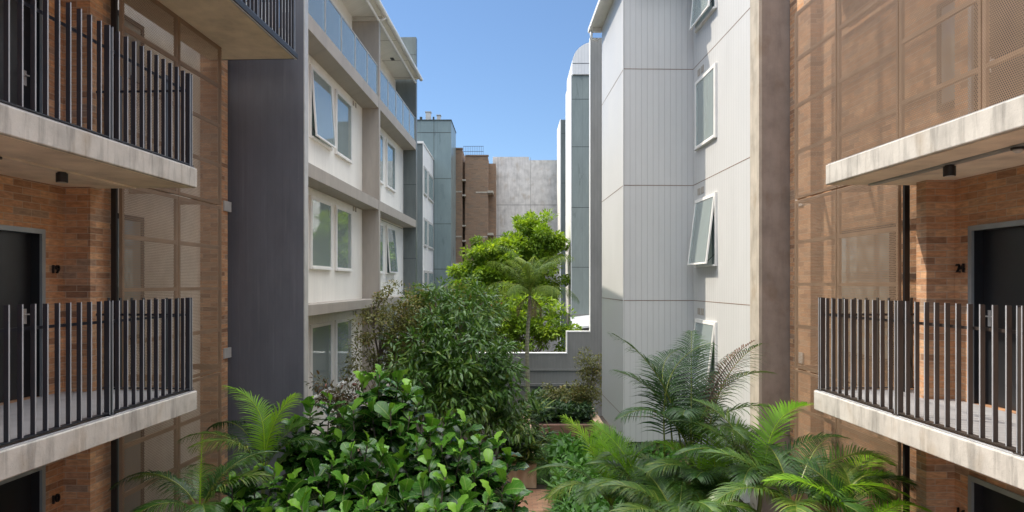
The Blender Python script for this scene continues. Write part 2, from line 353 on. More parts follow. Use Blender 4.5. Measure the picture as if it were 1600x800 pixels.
# ------------------------------------------------------------------ windows
def window(parent, xw, y0, y1, h0, h1, s, open_deg=0.0, mat=WHITE, curtain=1.0, label=None, small=False):
    """window on a wall plane x = xw that faces direction s (+1 or -1) along x"""
    fw = 0.045 if not small else 0.08
    e = 0.05
    f = MB(); X0, X1 = xw, xw + s * e
    f.hb(X0, X1, y0, y0 + fw, h0, h1).hb(X0, X1, y1 - fw, y1, h0, h1)
    f.hb(X0, X1, y0 + fw, y1 - fw, h1 - fw, h1).hb(X0, X1 + s * 0.03, y0 + fw, y1 - fw, h0, h0 + fw)
    fo = f.build('window', mat, parent)
    if label: fo['label'] = label
    MB().hb(xw + s * 0.003, xw + s * 0.006, y0 + fw, y1 - fw, h0 + fw, h1 - fw).build('unlit_room_backing', DARK, fo)  # flat backing, shade of the unlit room put into its colour
    if curtain > 0:
        c = MB(); n = 36; w_ = (y1 - y0 - 2 * fw) * curtain; ys = y1 - fw - w_
        for i in range(n):
            a = ys + w_ * i / n; b2 = ys + w_ * (i + 1) / n
            xa = xw + s * (0.012 + 0.006 * math.sin(i * 1.9)); xb = xw + s * (0.012 + 0.006 * math.sin((i + 1) * 1.9))
            c.add([(xa, a, h0 + fw + H), (xb, b2, h0 + fw + H), (xb, b2, h1 - fw + H), (xa, a, h1 - fw + H)], [(0, 1, 2, 3)])
        c.build('curtain', CURT, fo)
    # sash, hinged at the top
    M = Matrix.Translation((X1 - s * 0.012, 0, h1 - fw + H)) @ Matrix.Rotation(-s * R(open_deg), 4, 'Y')
    hh = h1 - h0 - 2 * fw; a, b2 = y0 + fw + 0.004, y1 - fw - 0.004; sw = 0.04 if not small else 0.05
    sb = MB()
    sb.box(-0.018, 0.018, a, a + sw, -hh, 0, M).box(-0.018, 0.018, b2 - sw, b2, -hh, 0, M)
    sb.box(-0.018, 0.018, a + sw, b2 - sw, -sw, 0, M).box(-0.018, 0.018, a + sw, b2 - sw, -hh, -hh + sw, M)
    so_ = sb.build('sash', mat, fo)
    MB().box(-0.004, 0.004, a + sw, b2 - sw, -hh + sw, -sw, M).build('pane', GLASS, fo)
    if open_deg > 3:
        st = MB()
        for yy in (a + 0.02, b2 - 0.02):
            p = M @ Vector((0, yy, -hh + 0.03)); st.tube([(xw + s * 0.02, yy, h0 + fw + 0.25 + H), p], 0.008, 6)
        st.build('stay', BLACK, fo)
    return fo

# ------------------------------------------------------------------ brick wings with galleries and perforated screens
def railing(parent, s, y0, y1, hf, posts, ret=None, mat=SLAT):
    """slatted balustrade along the outer edge (x = 0 side) of a gallery; s = inward direction"""
    xc = s * 0.075; b = MB(); eg = MB()
    y = y0
    sw = 0.0225
    edges = sorted(posts)
    for a, c in zip(edges[:-1], edges[1:]):
        n = max(2, round((c - a) / 0.155))
        for i in range(1, n):
            yy = a + (c - a) * i / n
            b.hb(xc - sw, xc + sw, yy - 0.007, yy + 0.007, hf + 0.035, hf + 1.245)
            eg.hb(xc - s * (sw + 0.003), xc - s * (sw + 0.0002), yy - 0.0072, yy + 0.0072, hf + 0.036, hf + 1.247)
    if ret:
        n = round(ret / 0.155)
        for i in range(1, n + 1):
            xx = xc + s * ret * i / n
            b.hb(xx - 0.006, xx + 0.006, y1 - sw, y1 + sw, hf + 0.035, hf + 1.245)
    rr = b.build('balcony_railing', mat, parent); eg.build('slat_edge', SEDGE, rr)
    for p in edges:
        eg2 = MB().hb(xc - s * 0.034, xc - s * 0.0302, p - 0.032, p - 0.022, hf + 0.012, hf + 1.25).hb(xc - s * 0.034, xc - s * 0.0302, p + 0.022, p + 0.032, hf + 0.012, hf + 1.25); eg2.build('post_edge', SEDGE, rr)
        MB().hb(xc - 0.03, xc + 0.03, p - 0.032, p - 0.02, hf + 0.01, hf + 1.25).hb(xc - 0.03, xc + 0.03, p + 0.02, p + 0.032, hf + 0.01, hf + 1.25)\
            .hb(xc - 0.03, xc + 0.03, p - 0.02, p + 0.02, hf + 0.005, hf + 1.235).build('post', mat, rr)
    t = MB(); t.hb(xc + s * 0.030, xc + s * 0.045, y0, y1, hf + 1.005, hf + 1.035)
    if ret: t.hb(xc + s * 0.045, xc + s * (ret + 0.02), y1 - 0.045, y1 - 0.03, hf + 1.005, hf + 1.035)
    t.build('top_rail', mat, rr)
    t = MB(); t.hb(xc - 0.033, xc + 0.033, y0, y1 + 0.03, hf + 0.022, hf + 0.036)
    for p in edges: t.hb(xc - 0.05, xc + 0.05, p - 0.05, p + 0.05, hf + 0.0, hf + 0.010)
    if ret: t.hb(xc + s * 0.034, xc + s * (ret + 0.02), y1 - 0.033, y1 + 0.03, hf + 0.022, hf + 0.036)
    t.build('bottom_rail', mat, rr)
    return rr
def screen(parent, s, d, y0, y1, h0, h1, ywall):
    x = s * d; e = 0.045
    f = MB(); g = 0.012
    y0 += g; y1 -= g; h0 += g; h1 -= g
    f.hb(x, x + s * e, y0, y0 + 0.05, h0, h1).hb(x, x + s * e, y1 - 0.05, y1, h0, h1)
    f.hb(x, x + s * e, y0 + 0.05, y1 - 0.05, h0, h0 + 0.05).hb(x, x + s * e, y0 + 0.05, y1 - 0.05, h1 - 0.05, h1)
    k = max(1, round((h1 - h0) / 0.75))
    for i in range(1, k):
        hh = h0 + (h1 - h0) * i / k; f.hb(x + s * 0.004, x + s * 0.05, y0 + 0.05, y1 - 0.05, hh - 0.028, hh + 0.028)
    fo = f.build('perforated_screen', SFRAME, parent)
    MB().hb(x - s * 0.006, x - s * 0.003, y0 + 0.002, y1 - 0.002, h0 + 0.002, h1 - 0.002).build('perforated_sheet', SCREEN_L, fo)
    return fo
def text_mesh(name, body, size, mat, parent, M, depth=0.02):
    c = bpy.data.curves.new('digits', 'FONT'); c.body = body; c.size = size; c.extrude = depth / 2; c.align_x = 'CENTER'; c.align_y = 'CENTER'
    o = bpy.data.objects.new('digits', c); COL.objects.link(o)
    bpy.context.view_layer.update()
    me = bpy.data.meshes.new_from_object(o.evaluated_get(bpy.context.evaluated_depsgraph_get()))
    bpy.data.objects.remove(o); me.transform(M); me.materials.clear(); me.materials.append(mat)
    o2 = bpy.data.objects.new(name, me); COL.objects.link(o2); o2.parent = parent
    return o2
def door(parent, s, d, y0, y1, hf, ajar=False):
    x = s * d
    f = MB(); f.hb(x - s * 0.02, x + s * 0.015, y1 - 0.06, y1, hf, hf + 2.13).hb(x - s * 0.02, x + s * 0.015, y0, y0 + 0.06, hf, hf + 2.13)
    f.hb(x - s * 0.02, x + s * 0.015, y0 + 0.06, y1 - 0.06, hf + 2.07, hf + 2.13)
    rv = MB(); rv.hb(x + s * 0.016, x + s * 0.175, y1 - 0.057, y1 - 0.001, hf, hf + 2.13).hb(x + s * 0.016, x + s * 0.175, y0 + 0.001, y0 + 0.057, hf, hf + 2.13)
    rv.hb(x + s * 0.016, x + s * 0.175, y0 + 0.058, y1 - 0.058, hf + 2.072, hf + 2.128)
    dr = MB().hb(x + s * 0.13, x + s * 0.175, y0 + 0.06, y1 - 0.06, hf + 0.005, hf + 2.069).build('door', DOORM, parent)
    f.build('door_frame', DFRAME, dr); rv.build('door_lining', DOORM, dr)
    hb = MB(); hy = y1 - 0.16
    hb.hb(x + s * 0.126, x + s * 0.129, hy - 0.025, hy + 0.025, hf + 0.93, hf + 1.12)
    hb.tube([(x + s * 0.125, hy, hf + 1.05 + H), (x + s * 0.08, hy, hf + 1.05 + H)], 0.009, 8)
    hb.tube([(x + s * 0.08, hy + 0.01, hf + 1.05 + H), (x + s * 0.08, hy - 0.13, hf + 1.05 + H)], 0.009, 8)
    hb.build('handle', LGREY, dr)
def digits(parent, s, d, y, h, body):
    x = s * d - s * 0.022
    # text plane: local X along wall, local Y up, normal facing -s
    ux = Vector((0, s * -1.0, 0)) if s > 0 else Vector((0, 1, 0))
    uy = Vector((0, 0, 1)); uz = ux.cross(uy)
    M = Matrix(((ux.x, uy.x, uz.x, x), (ux.y, uy.y, uz.y, y), (ux.z, uy.z, uz.z, h + H), (0, 0, 0, 1)))
    o = text_mesh('door_number', body, 0.155, BLACK, parent, M, 0.025)
    o['label'] = 'raised black door number ' + body

def wing(name, label, s, ox, slope, dw, dp, ppy, drec, ds, scr_y, screens_up, door_y, nums, y_end_u, y_end_l, post, top_slab, wins, farpil, rmat, edge_mat):
    E = empty(name, ox, 0, 0, slope, label, 'building')
    fl = [-4.43, -1.43, 1.57, 4.57]
    # masonry
    b = MB(); yb = -2.0
    dy0, dy1 = door_y
    D = 2.6
    for k, hf in enumerate(fl):
        b.hb(s*dw, s*(dw+0.22), yb, dy0, hf, hf + 3.0); b.hb(s*dw, s*(dw+0.22), dy1, ppy, hf, hf + 3.0)
        b.hb(s*dw, s*(dw+0.22), dy0, dy1, hf + 2.13, hf + 3.0)
    b.hb(s*dw, s*(dw+0.22), yb, ppy, -5, -4.43)
    b.build('brick_wall', BRICK, E)
    MB().hb(s*dp, s*(drec+0.22), ppy, ppy + post, -5, 7.57 if s < 0 else 1.4).build('pilaster', BRICK, E)
    if s > 0: MB().hb(s*1.58, s*(drec+0.22), ppy, ppy + post, 1.4, 7.57).build('pilaster', BRICK, E)
    MB().hb(s*(drec if s < 0 else 1.58), s*(drec+0.22), ppy + post, farpil[0], -5, 7.57).build('brick_wall' if s > 0 else 'rendered_wall', BRICK if s > 0 else PALER, E)
    MB().hb(s*farpil[2], s*(drec+0.22), farpil[0], farpil[1], -5, 7.57).build('pilaster', BRICK, E)
    MB().hb(s*(dw+0.15), s*7.0, yb, 13.2, 7.57, 7.8).build('roof', SOFFIT, E)
    MB().hb(s*(dw+0.22)+s*4, s*(dw+0.22)+s*4.2, yb, 13.2, -5, 7.57).build('back_wall', BRICK, E)
    # slabs
    for hf, y1 in ((-4.43, y_end_l), (-1.43, y_end_l), (1.57, y_end_u)):
        th = 0.27
        sb = MB().hb(0, s*(dw if hf > -4 else dw), yb, y1, hf - th, hf - 0.012).build('balcony_slab', edge_mat, E, bevel=0.012)
        MB().hb(s*0.02, s*dw, yb, y1 - 0.02, hf - 0.0115, hf).build('floor_tiles', TILE, sb)
        MB().hb(s*0.05, s*(dw - 0.004), yb, y1 - 0.05, hf - th - 0.006, hf - th + 0.01).build('ceiling', SOFFIT, sb)
        if hf > -4: MB().hb(s*(dw + 0.002), s*drec, ppy + post, y1, hf - th, hf).build('slab_return', SOFFIT, sb)
        if hf > -2:
            cd = 0.79 if s < 0 else 0.52
            MB().hb(s*(cd-0.035), s*(cd+0.035), yb, y1 - 0.15, hf - th - 0.028, hf - th - 0.007).hb(s*(cd+0.05), s*(cd+0.075), yb, y1 - 0.15, hf - th - 0.022, hf - th - 0.007).build('conduit', SOFFIT if s < 0 else DFRAME, sb)
    if top_slab:
        sb = MB().hb(0, s*dw, 3, 13.07, 4.30, 4.40).build('balcony_slab', BLACK, E, bevel=0.01)
        MB().hb(s*0.06, s*(dw - 0.004), 3, 13.0, 4.292, 4.31).build('ceiling', SOFFIT, sb)
        MB().hb(s*0.02, s*0.05, 3, 13.05, 4.284, 4.299).build('drip_edge', LGREY, sb)
        railing(E, s, 3, 13.0, 4.41, [3.0 + 1.667 * i for i in range(7)], 1.0, rmat)
        MB().hb(s*0.35, s*1.65, 13.02, 13.04, 4.9, 6.9).build('added_sky_panel', SKYGL, E)  # added pane that mirrors blue sky between the railing slats
    else:
        MB().hb(s*1.12, s*(dw+0.2), 0, 11.6, 4.86, 5.1).build('ceiling', BLADE, E)
    # railings
    railing(E, s, 0.5, y_end_l - 0.05, -1.43, [0.5, 2.25, 3.98, 5.72, 7.46, y_end_l - 0.08], ds + 0.45 - (0.0 if s < 0 else 0.25), rmat)
    if s < 0: railing(E, s, 0.5, y_end_u - 0.05, 1.57, [0.5, 2.25, 3.98, 5.72, 7.46, y_end_u - 0.08], ds + 0.45, rmat)
    # screens: rows between the seams
    seams = [-5.0, -1.58, 1.42, 4.3] if s < 0 else [-5.0, -1.5, 1.5, 4.84]
    for k in range(3):
        ys = list(scr_y)
        if k == 2: ys = screens_up + ys
        for a, c in zip(ys[:-1], ys[1:]):
            screen(E, s, ds, a, c, seams[k] if not (k == 2 and a < scr_y[0] - 0.01) else 1.575, seams[k+1], 0)
    for a in (scr_y[0],):
        MB().hb(s*(ds+0.05), s*(ds+0.12), a - 0.05, a - 0.008, -5, 7.5 if s < 0 else 1.5).build('screen_post', BLACK, E)
    # horizontal brackets tying the screens to the wall
    br = MB()
    for hh in (-1.5, 1.5):
        for yy in scr_y[1:]:
            br.hb(s*(ds+0.06), s*(farpil[2] if yy >= farpil[0] else drec), yy - 0.03, yy + 0.03, hh - 0.05, hh + 0.05)
    br.build('bracket', SFRAME, E)
    for hh in ([-1.37, 1.55]):
        pl = MB()
        yy = farpil[0] + 0.25; pl.hb(s*(farpil[2] - 0.03), s*(farpil[2] - 0.002), yy, yy + 0.3, hh - 0.1, hh + 0.1)
        pl.build('cover_plate', LGREY, E)
    for hf, bd in zip(fl, [nums[0], nums[1], None, None]):
        door(E, s, dw, dy0, dy1, hf)
        if bd: digits(E, s, dw, (dy1 + ppy) / 2 - 0.0, hf + 1.62 + (0.0), bd)
    for (yy0, yy1, h0, h1, d, curt) in wins:
        window(E, s*d, yy0, yy1, h0, h1, -s, 0, BLACK, curt, small=False)
    return E

LW = wing('brick_apartment_building', 'brick apartment wing on the left with open galleries, black slatted railings and door 19', -1, -4.651, 0.0428,
     1.715, 1.345, 9.03, 1.95, 1.15, [9.40, 10.88, 12.36], [], (7.72, 8.68), ('10', '19'), 9.24, 9.24, 0.44, True,
     [(9.8, 11.2, -0.9, 1.1, 1.95, 0.7), (9.8, 11.2, 3.2, 4.25, 1.95, 0.7), (9.6, 11.2, -4.3, -2.0, 1.95, 0.6)], (13.15, 13.6, 1.62), SLAT, CONC_EDGE)
RW = wing('brick_apartment_building', 'brick wing on the right with sunlit perforated bronze screens and pale gallery edge', 1, 4.383, -0.0308,
     1.39, 1.03, 8.46, 1.60, 1.05, [9.07, 10.70, 12.2], [4.4, 6.0, 7.53], (7.24, 8.20), ('14', '24'), 8.95, 9.28, 0.20, False,
     [(8.5, 9.02, 2.27, 3.7, 1.58, 1.0), (10.0, 11.6, -1.2, 0.9, 1.58, 0.0)], (12.3, 13.15, 1.39), SLAT_R, CONC_EDGE)

def ceiling_light(frame, s, d, y, h, label):
    p = frame[0] + y * frame[1]
    E = empty('ceiling_light', p + s * d, y, h + H, frame[1], label, 'light', 'black drum lights under the gallery slabs')
    MB().tube([(0,0,0),(0,0,-0.012)], 0.045, 20).build('mounting_plate', BLACK, E)
    MB().tube([(0,0,-0.012),(0,0,-0.115)], 0.06, 24).build('drum', BLACK, E)
    MB().tube([(0,0,-0.1155),(0,0,-0.1185)], 0.045, 20).build('lens', LGREY, E)
def sensor(frame, s, d, y, h, label):
    p = frame[0] + y * frame[1]
    E = empty('smoke_detector', p + s * d, y, h + H, frame[1], label, 'smoke detector')
    MB().tube([(0,0,0),(0,0,-0.02)], 0.06, 20).build('base', BLACK, E)
    MB().tube([(0,0,-0.02),(0,0,-0.035),(0,0,-0.05)], [0.042, 0.04, 0.02], 20).build('dome', LGREY, E)
FL = (-4.651, 0.0428); FR = (4.383, -0.0308)
ceiling_light(FL, -1, 0.79, 7.75, 1.271, 'black drum light under the slab left of the courtyard, above door 19')
ceiling_light(FR, 1, 0.52, 7.3, 1.271, 'black drum light under the sunlit slab on the right')
sensor(FL, -1, 0.79, 6.8, 1.271, 'small round detector on the left gallery ceiling near the photo edge')
sensor(FR, 1, 0.52, 6.35, 1.271, 'small round detector on the right gallery ceiling beside the conduit')

# ------------------------------------------------------------------ left cream building
B = empty('cream_apartment_building', -4.20, 13.8, 0, 0.033, 'cream clad block on the left with taupe bands, glass balconies and dark blue end wall', 'building')
MB().hb(-2.2, -0.012, 0, 0.20, -5, 4.80).hb(-0.26, -0.012, 0, 0.20, 4.80, 9.2).build('end_wall', BLADE, B)
MB().hb(-0.010, 0.012, -0.01, 0.21, -5, 9.2).build('edge_trim', LGREY, B)
MB().hb(-0.8, -0.5, 0.21, 6.6, -5, 5.26).hb(-0.8, -0.5, 6.8, 13.0, -5, 5.26).build('cream_wall', CREAM, B)
MB().hb(-1.1, -0.8, 0.21, 14, 5.26, 8.0).build('top_floor_wall', CREAM, B)
for (a, c) in ((0.215, 6.6), (6.8, 13.0)):
    for (h0, h1) in ((-0.66, -0.43), (2.22, 2.51), (-3.7, -3.45)):
        MB().hb(-0.499, 0, a, c, h0, h1).build('floor_band', TAUPE, B, bevel=0.006)
    bs = MB().hb(-0.799, 0, a, c, 5.26, 5.59).build('balcony_slab', TAUPE, B, bevel=0.006)
    g = MB(); n = round((c - a) / 1.28)
    for i in range(n):
        p, q = a + (c - a) * i / n, a + (c - a) * (i + 1) / n
        MB().hb(-0.045, -0.033, p + 0.015, q - 0.015, 5.60, 6.50).build('balustrade_pane', BALGL, bs)
        g.hb(-0.06, -0.02, q - 0.012, q + 0.012, 5.592, 6.50)
    g.hb(-0.06, -0.02, a, c - 0.013, 6.501, 6.53); g.build('balustrade_frame', LGREY, bs)
MB().hb(-0.82, 0.004, 6.6, 6.8, -5, 7.86).build('fin_wall', TAUPE, B)
MB().hb(-2.2, 0.006, 13.0, 13.25, -5, 9.7).build('fin_wall', TEALD, B)
jj = MB()
for hh in (9.0, 6.6, 3.9, 1.0, -1.9): jj.hb(-2.0, 0.010, 12.994, 12.999, hh, hh + 0.02)
jj.build('panel_joint', DJOINT, B)
for hA, hB, op, op2 in ((3.36, 5.04, 4, 0), (0.35, 2.04, 0, 0), (-2.66, -0.93, 0, 0)):
    window(B, -0.5, 1.8, 3.42, hA, hB, 1, op, WHITE, 0.55)
    window(B, -0.5, 3.78, 5.32, hA, hB, 1, op2, WHITE, 0.9)
    window(B, -0.5, 8.3, 9.3, hA, hB, 1, 0, WHITE, 0.5)
    window(B, -0.5, 9.8, 11.3, hA, hB, 1, 0 if hA > 1 else 4, WHITE, 0.6)
    v = MB()
    for yy in (5.55, 5.80): v.hb(-0.5, -0.485, yy, yy + 0.10, hB + 0.04, hB + 0.17)
    v.build('vent_grille', TAUPE, B)
jb = MB(); jb.hb(-0.4995, -0.4965, 6.81, 12.99, 2.5 - 0.35, 2.5 - 0.335).hb(-0.4995, -0.4965, 6.81, 12.99, -0.75, -0.735); jb.build('panel_joint', DJOINT, B)
# roof: soffit, fascia, gutter, pipe
rf = MB().hb(-5, 0.12, -0.0, 12.9, 8.0, 8.08).build('roof', CREAM, B)
q = MB()
for i in range(7): q.hb(-0.8, 0.11, 0.6 + i * 2.0, 0.62 + i * 2.0, 7.993, 7.999)
q.build('soffit_joint', TAUPE, rf)
MB().tube([(0.19, 0, 8.06 + H), (0.19, 13.1, 8.06 + H)], 0.075, 12).build('gutter', WHITE, rf, smooth=True)
MB().tube([(-0.02, 0, 7.90 + H), (-0.02, 12.95, 7.90 + H)], 0.045, 10).tube([(-0.8, 6.7, 7.92 + H), (-0.1, 6.7, 7.92 + H), (0.06, 6.7, 7.93 + H), (0.19, 6.7, 8.02 + H)], 0.05, 10).build('drain_pipe', WHITE, rf, smooth=True)
for yy in (4.6, 10.3): MB().box(-0.45, -0.33, yy, yy + 0.25, 7.982 + H, 7.998 + H).build('downlight', BLACK, rf)

# ------------------------------------------------------------------ right grey building
I = empty('grey_apartment_building', 4.80, 13.65, 0, -0.025, 'pale grey clad apartment block on the right with projecting bay and open awning windows', 'building')
MB().hb(0, 0.3, 0, 4.05, -5, 9.0).build('grey_wall', GREY, I)
MB().hb(-1.81, 0.3, 4.05, 7.65, -4.08, 8.0).build('projecting_bay', GREY, I)
MB().hb(-1.3, 0.3, 4.25, 7.5, -5, -4.085).build('base_wall', SAND, I)
for hh in (5.56, 2.55, -0.43, -3.43):
    jj = MB()
    jj.hb(-0.003, 0.001, 0.001, 4.045, hh, hh + 0.016)
    jj.hb(-1.81, -0.004, 4.046, 4.049, hh, hh + 0.016)
    jj.hb(-1.814, -1.811, 4.047, 7.65, hh, hh + 0.016)
    jj.build('cladding_joint', JOINT, I)
MB().hb(-1.83, -1.811, 4.03, 4.046, -4.08, 8.0).build('corner_trim', GREY, I)
for (h0, h1, op) in ((6.4, 8.1, 5), (3.4, 5.13, 0), (0.42, 2.13, 7), (-2.6, -0.88, 7)):
    window(I, 0, 2.15, 3.75, h0, h1, -1, op, WHITE, 1.0 if op == 0 else 0.8)
    v = MB()
    for yy in (3.16, 3.44): 
        v.hb(-0.012, 0, yy, yy + 0.2, h1 + 0.12, h1 + 0.28)
    v.build('vent_grille', TAUPE, I)
gr = MB().hb(-2.12, -1.7, 3.9, 7.95, 8.0, 8.04).build('roof', WHITE, I)
MB().hb(-2.20, -2.10, 3.9, 8.0, 7.94, 8.07).hb(-2.10, -1.812, 7.66, 7.76, 7.86, 7.99).build('gutter', WHITE, gr)
MB().tube([(-2.12, 7.8, 7.95 + H), (-2.12, 7.8, 7.7 + H), (-1.9, 7.8, 7.66 + H)], 0.05, 10).build('drain_pipe', WHITE, gr, smooth=True)
MB().hb(-1.7, 3, 3.5, 7.65, 8.0, 8.25).build('roof_edge', WHITE, gr)
MB().hb(0.02, 0.62, -0.45, -0.002, -5, 9.5).build('fin_wall', BROWNW, I)
MB().hb(-0.04, 0.019, -0.46, -0.001, -5, 9.5).build('fin_edge', EDGE, I)

# ------------------------------------------------------------------ garden wall with raised end, across the courtyard
G = empty('garden_wall', 0, 25.9, 0, 0, 'stepped dark grey clad garden wall with white capping, behind the tall palm', 'wall')
MB().hb(-3.7, 2.08, 0, 0.2, -5, -2.64).hb(2.08, 2.98, 0, 0.2, -5, -1.82).hb(2.98, 3.6, 0, 0.2, -5, 9.35).build('wall_panel', WALLG, G)
MB().hb(-3.7, 2.10, -0.02, 0.22, -2.64, -2.60).hb(2.06, 2.10, -0.02, 0.22, -2.60, -1.78).hb(2.10, 2.955, -0.02, 0.22, -1.82, -1.78).hb(2.955, 2.978, -0.02, 0.22, -1.82, 9.37).build('capping', WHITE, G)
MB().hb(-3.7, 2.9, -0.05, -0.002, -3.28, -3.22).hb(-3.7, 2.9, -0.09, -0.002, -3.86, -3.76).build('ledge', WALLG, G)

# ------------------------------------------------------------------ far right green-grey building
K = empty('green_grey_building', 3.5, 34, 0, 0, 'sage grey panelled block on the right with curved metal roof above the garden wall', 'building')
MB().hb(-0.53, 1.0, 0, 3.5, -1.5, 10.4).build('panel_wall', TEALR, K)
MB().hb(-0.56, -0.531, -0.02, 3.5, -1.5, 10.42).build('white_side_wall', WHITEC, K)
jj = MB()
for hh in (9.2, 6.83, 3.81, 0.83): MB().hb(-0.53, 1.0, -0.004, -0.001, hh, hh + 0.025).build('panel_joint', DJOINT, K)
poly = [(-0.5, 10.42 + H)] + [(-0.5 + 1.15 - 1.15 * math.cos(a), 11.0 + H + 1.05 * math.sin(a)) for a in [math.pi/2 * i / 12 for i in range(13)]] + [(2.2, 12.05 + H), (2.2, 10.42 + H)]
MB().prism_y(poly, -0.1, 3.4).build('curved_roof', WHITEC, K)
MB().hb(-0.5, 1.6, -0.106, -0.101, 10.95, 10.98).build('roof_joint', DJOINT, K)
MB().hb(-0.6, -0.53, 0, 2.0, -5, -1.5).hb(-0.53, 1.0, 0, 3.5, -5, -1.505).build('base_wall', WALLG, K)
aw = MB(); aw.add([(-0.6,-0.9,-2.1+H),(1.1,-0.9,-1.9+H),(1.1,0,-1.45+H),(-0.6,0,-1.65+H),(-0.6,-0.9,-2.2+H),(1.1,-0.9,-2.0+H),(1.1,0,-1.55+H),(-0.6,0,-1.75+H)], [(0,1,2,3),(7,6,5,4),(0,4,5,1),(1,5,6,2),(2,6,7,3),(3,7,4,0)])
aw.build('awning', WHITE, K)
K2 = empty('narrow_grey_building', 3.6, 44, 0, 0, 'narrow dark green panelled tower edge beside the bright green tree, right', 'building')
MB().hb(-0.45, 2, 0, 3, -5, 10.6).build('panel_wall', TEALD, K2)
MB().hb(-0.5, -0.451, -0.02, 3, -5, 10.62).build('edge_trim', WHITE, K2)
jj = MB()
for hh in (9.7, 6.5, 3.4, 0.3): MB().hb(-0.45, 2, -0.004, -0.001, hh, hh + 0.03).build('panel_joint', DJOINT, K2)

# ------------------------------------------------------------------ far left white and green-grey building
C = empty('white_apartment_building', -4.78, 36.5, 0, 0, 'white clad apartment block with a green grey stair tower, far on the left', 'building')
MB().hb(-0.3, 0, 0, 5.0, -5, 7.55).build('white_wall', WHITEC, C)
MB().hb(-1.5, -0.301, -0.1, 5.0, -5, 7.5).hb(-0.3, 0.03, -0.1, -0.002, -5, 7.5).build('end_wall', TEALD, C)
MB().hb(-1.5, 0.06, -0.16, -0.101, 7.5, 7.62).hb(0.03, 0.06, -0.16, -0.101, -5, 7.5).hb(-0.3, 0.04, 0, 5.0, 7.551, 7.62).build('capping', WHITE, C)
MB().hb(-1.6, 1.08, 5.0, 8.5, -5, 9.95).build('stair_tower', TEAL, C)
jj = MB()
for hh in (9.2, 6.4, 3.65, 0.9, -1.9): jj.hb(-1.6, 1.08, 4.994, 4.999, hh, hh + 0.035)
jj.hb(0.02, 0.05, 4.992, 4.9935, -5, 9.95); jj.build('panel_joint', DJOINT, C)
MB().hb(-1.65, 1.11, 4.95, 8.55, 9.952, 10.0).build('tower_capping', DJOINT, C)
for (h0, h1) in ((4.85, 6.4), (2.05, 3.6), (-0.8, 0.75), (-3.6, -2.1)):
    window(C, 0, 0.35, 1.75, h0, h1, 1, 0, LGREY, 0.0, small=True); window(C, 0, 2.2, 4.7, h0, h1, 1, 0, LGREY, 0.0, small=True)
for (x, w_, hh) in ((-0.55, 0.3, 0.62), (0.15, 0.2, 0.42)):
    MB().hb(x, x + w_, 5.6, 6.0, 10.0, 10.0 + hh).hb(x - 0.04, x + w_ + 0.04, 5.56, 6.04, 10.0 + hh, 10.03 + hh).build('roof_vent', LGREY, C)
MB().hb(-0.9, -0.75, 5.5, 5.6, 10.0, 10.3).hb(-0.1, 0.0, 5.5, 5.6, 10.0, 10.3).build('roof_vent', DJOINT, C)

# ------------------------------------------------------------------ far brick building and concrete building
D_ = empty('far_brick_building', -3, 45, 0, 0, 'old brown brick building with stained stepped bays beyond the bright tree', 'building')
MB().hb(-6, -0.28, 0, 4, 1.35, 8.9).hb(-0.28, -0.12, 0.9, 4, -5, 8.2).hb(-0.12, 1.40, 0.3, 4, -5, 8.5).hb(1.40, 1.9, 1.4, 4, -5, 8.2).hb(-6, -0.28, 1.2, 4, -5, 1.0).build('brick_wall', FARBRICK, D_)
MB().hb(-6, 0.7, -0.25, 1.3, 1.0, 1.345).build('canopy_slab', WHITE, D_)
MB().hb(-6, -0.25, -0.04, 0.3, 8.905, 8.99).hb(-0.1, 1.45, 0.26, 0.6, 8.505, 8.58).build('parapet_cap', JOINT, D_)
lg = MB()
for hh in (6.9, 5.9, 3.9, 2.9): lg.hb(-0.28, -0.05, -0.1, 0.9, hh - 0.1, hh)
for hh in (6.2, 3.4): lg.hb(1.38, 1.75, 0.2, 1.4, hh - 0.15, hh)
lg.build('ledge', EDGE, D_)
bn = MB()
for hh in (6.05, 3.1): bn.hb(-1.3, -0.3, -0.02, -0.002, hh, hh + 0.09); bn.hb(0.6, 1.38, 0.28, 0.298, hh, hh + 0.09)
bn.build('stained_band', EDGE, D_)
rl = MB()
for i in range(12): rl.hb(-0.25 + i * 0.12, -0.235 + i * 0.12, 0.6, 0.615, 8.6, 9.2)
for hh in (8.85, 9.2): rl.hb(-0.25, 1.1, 0.6, 0.615, hh, hh + 0.025)
rl.build('roof_railing', SLAT, D_)
E_ = empty('far_concrete_building', 1, 48, 0, 0, 'tall blank concrete wall of a building filling the end of the view', 'building')
MB().hb(-2.35, 0.2, 0, 6, -5, 8.95).hb(0.2, 9, 0.003, 6, -5, 8.72).build('concrete_wall', FAR_CONC, E_)
jj = MB()
for hh in (5.55, 3.4, 0.9): jj.hb(-2.35, 9, -0.004, 0.001, hh, hh + 0.04)
for xx in (-2.0, 0.3, 2.6): jj.hb(xx, xx + 0.03, -0.006, -0.0045, -5, 8.9)
jj.build('panel_joint', m_plain('concrete_joint', (0.26, 0.25, 0.24), 0.9), E_)

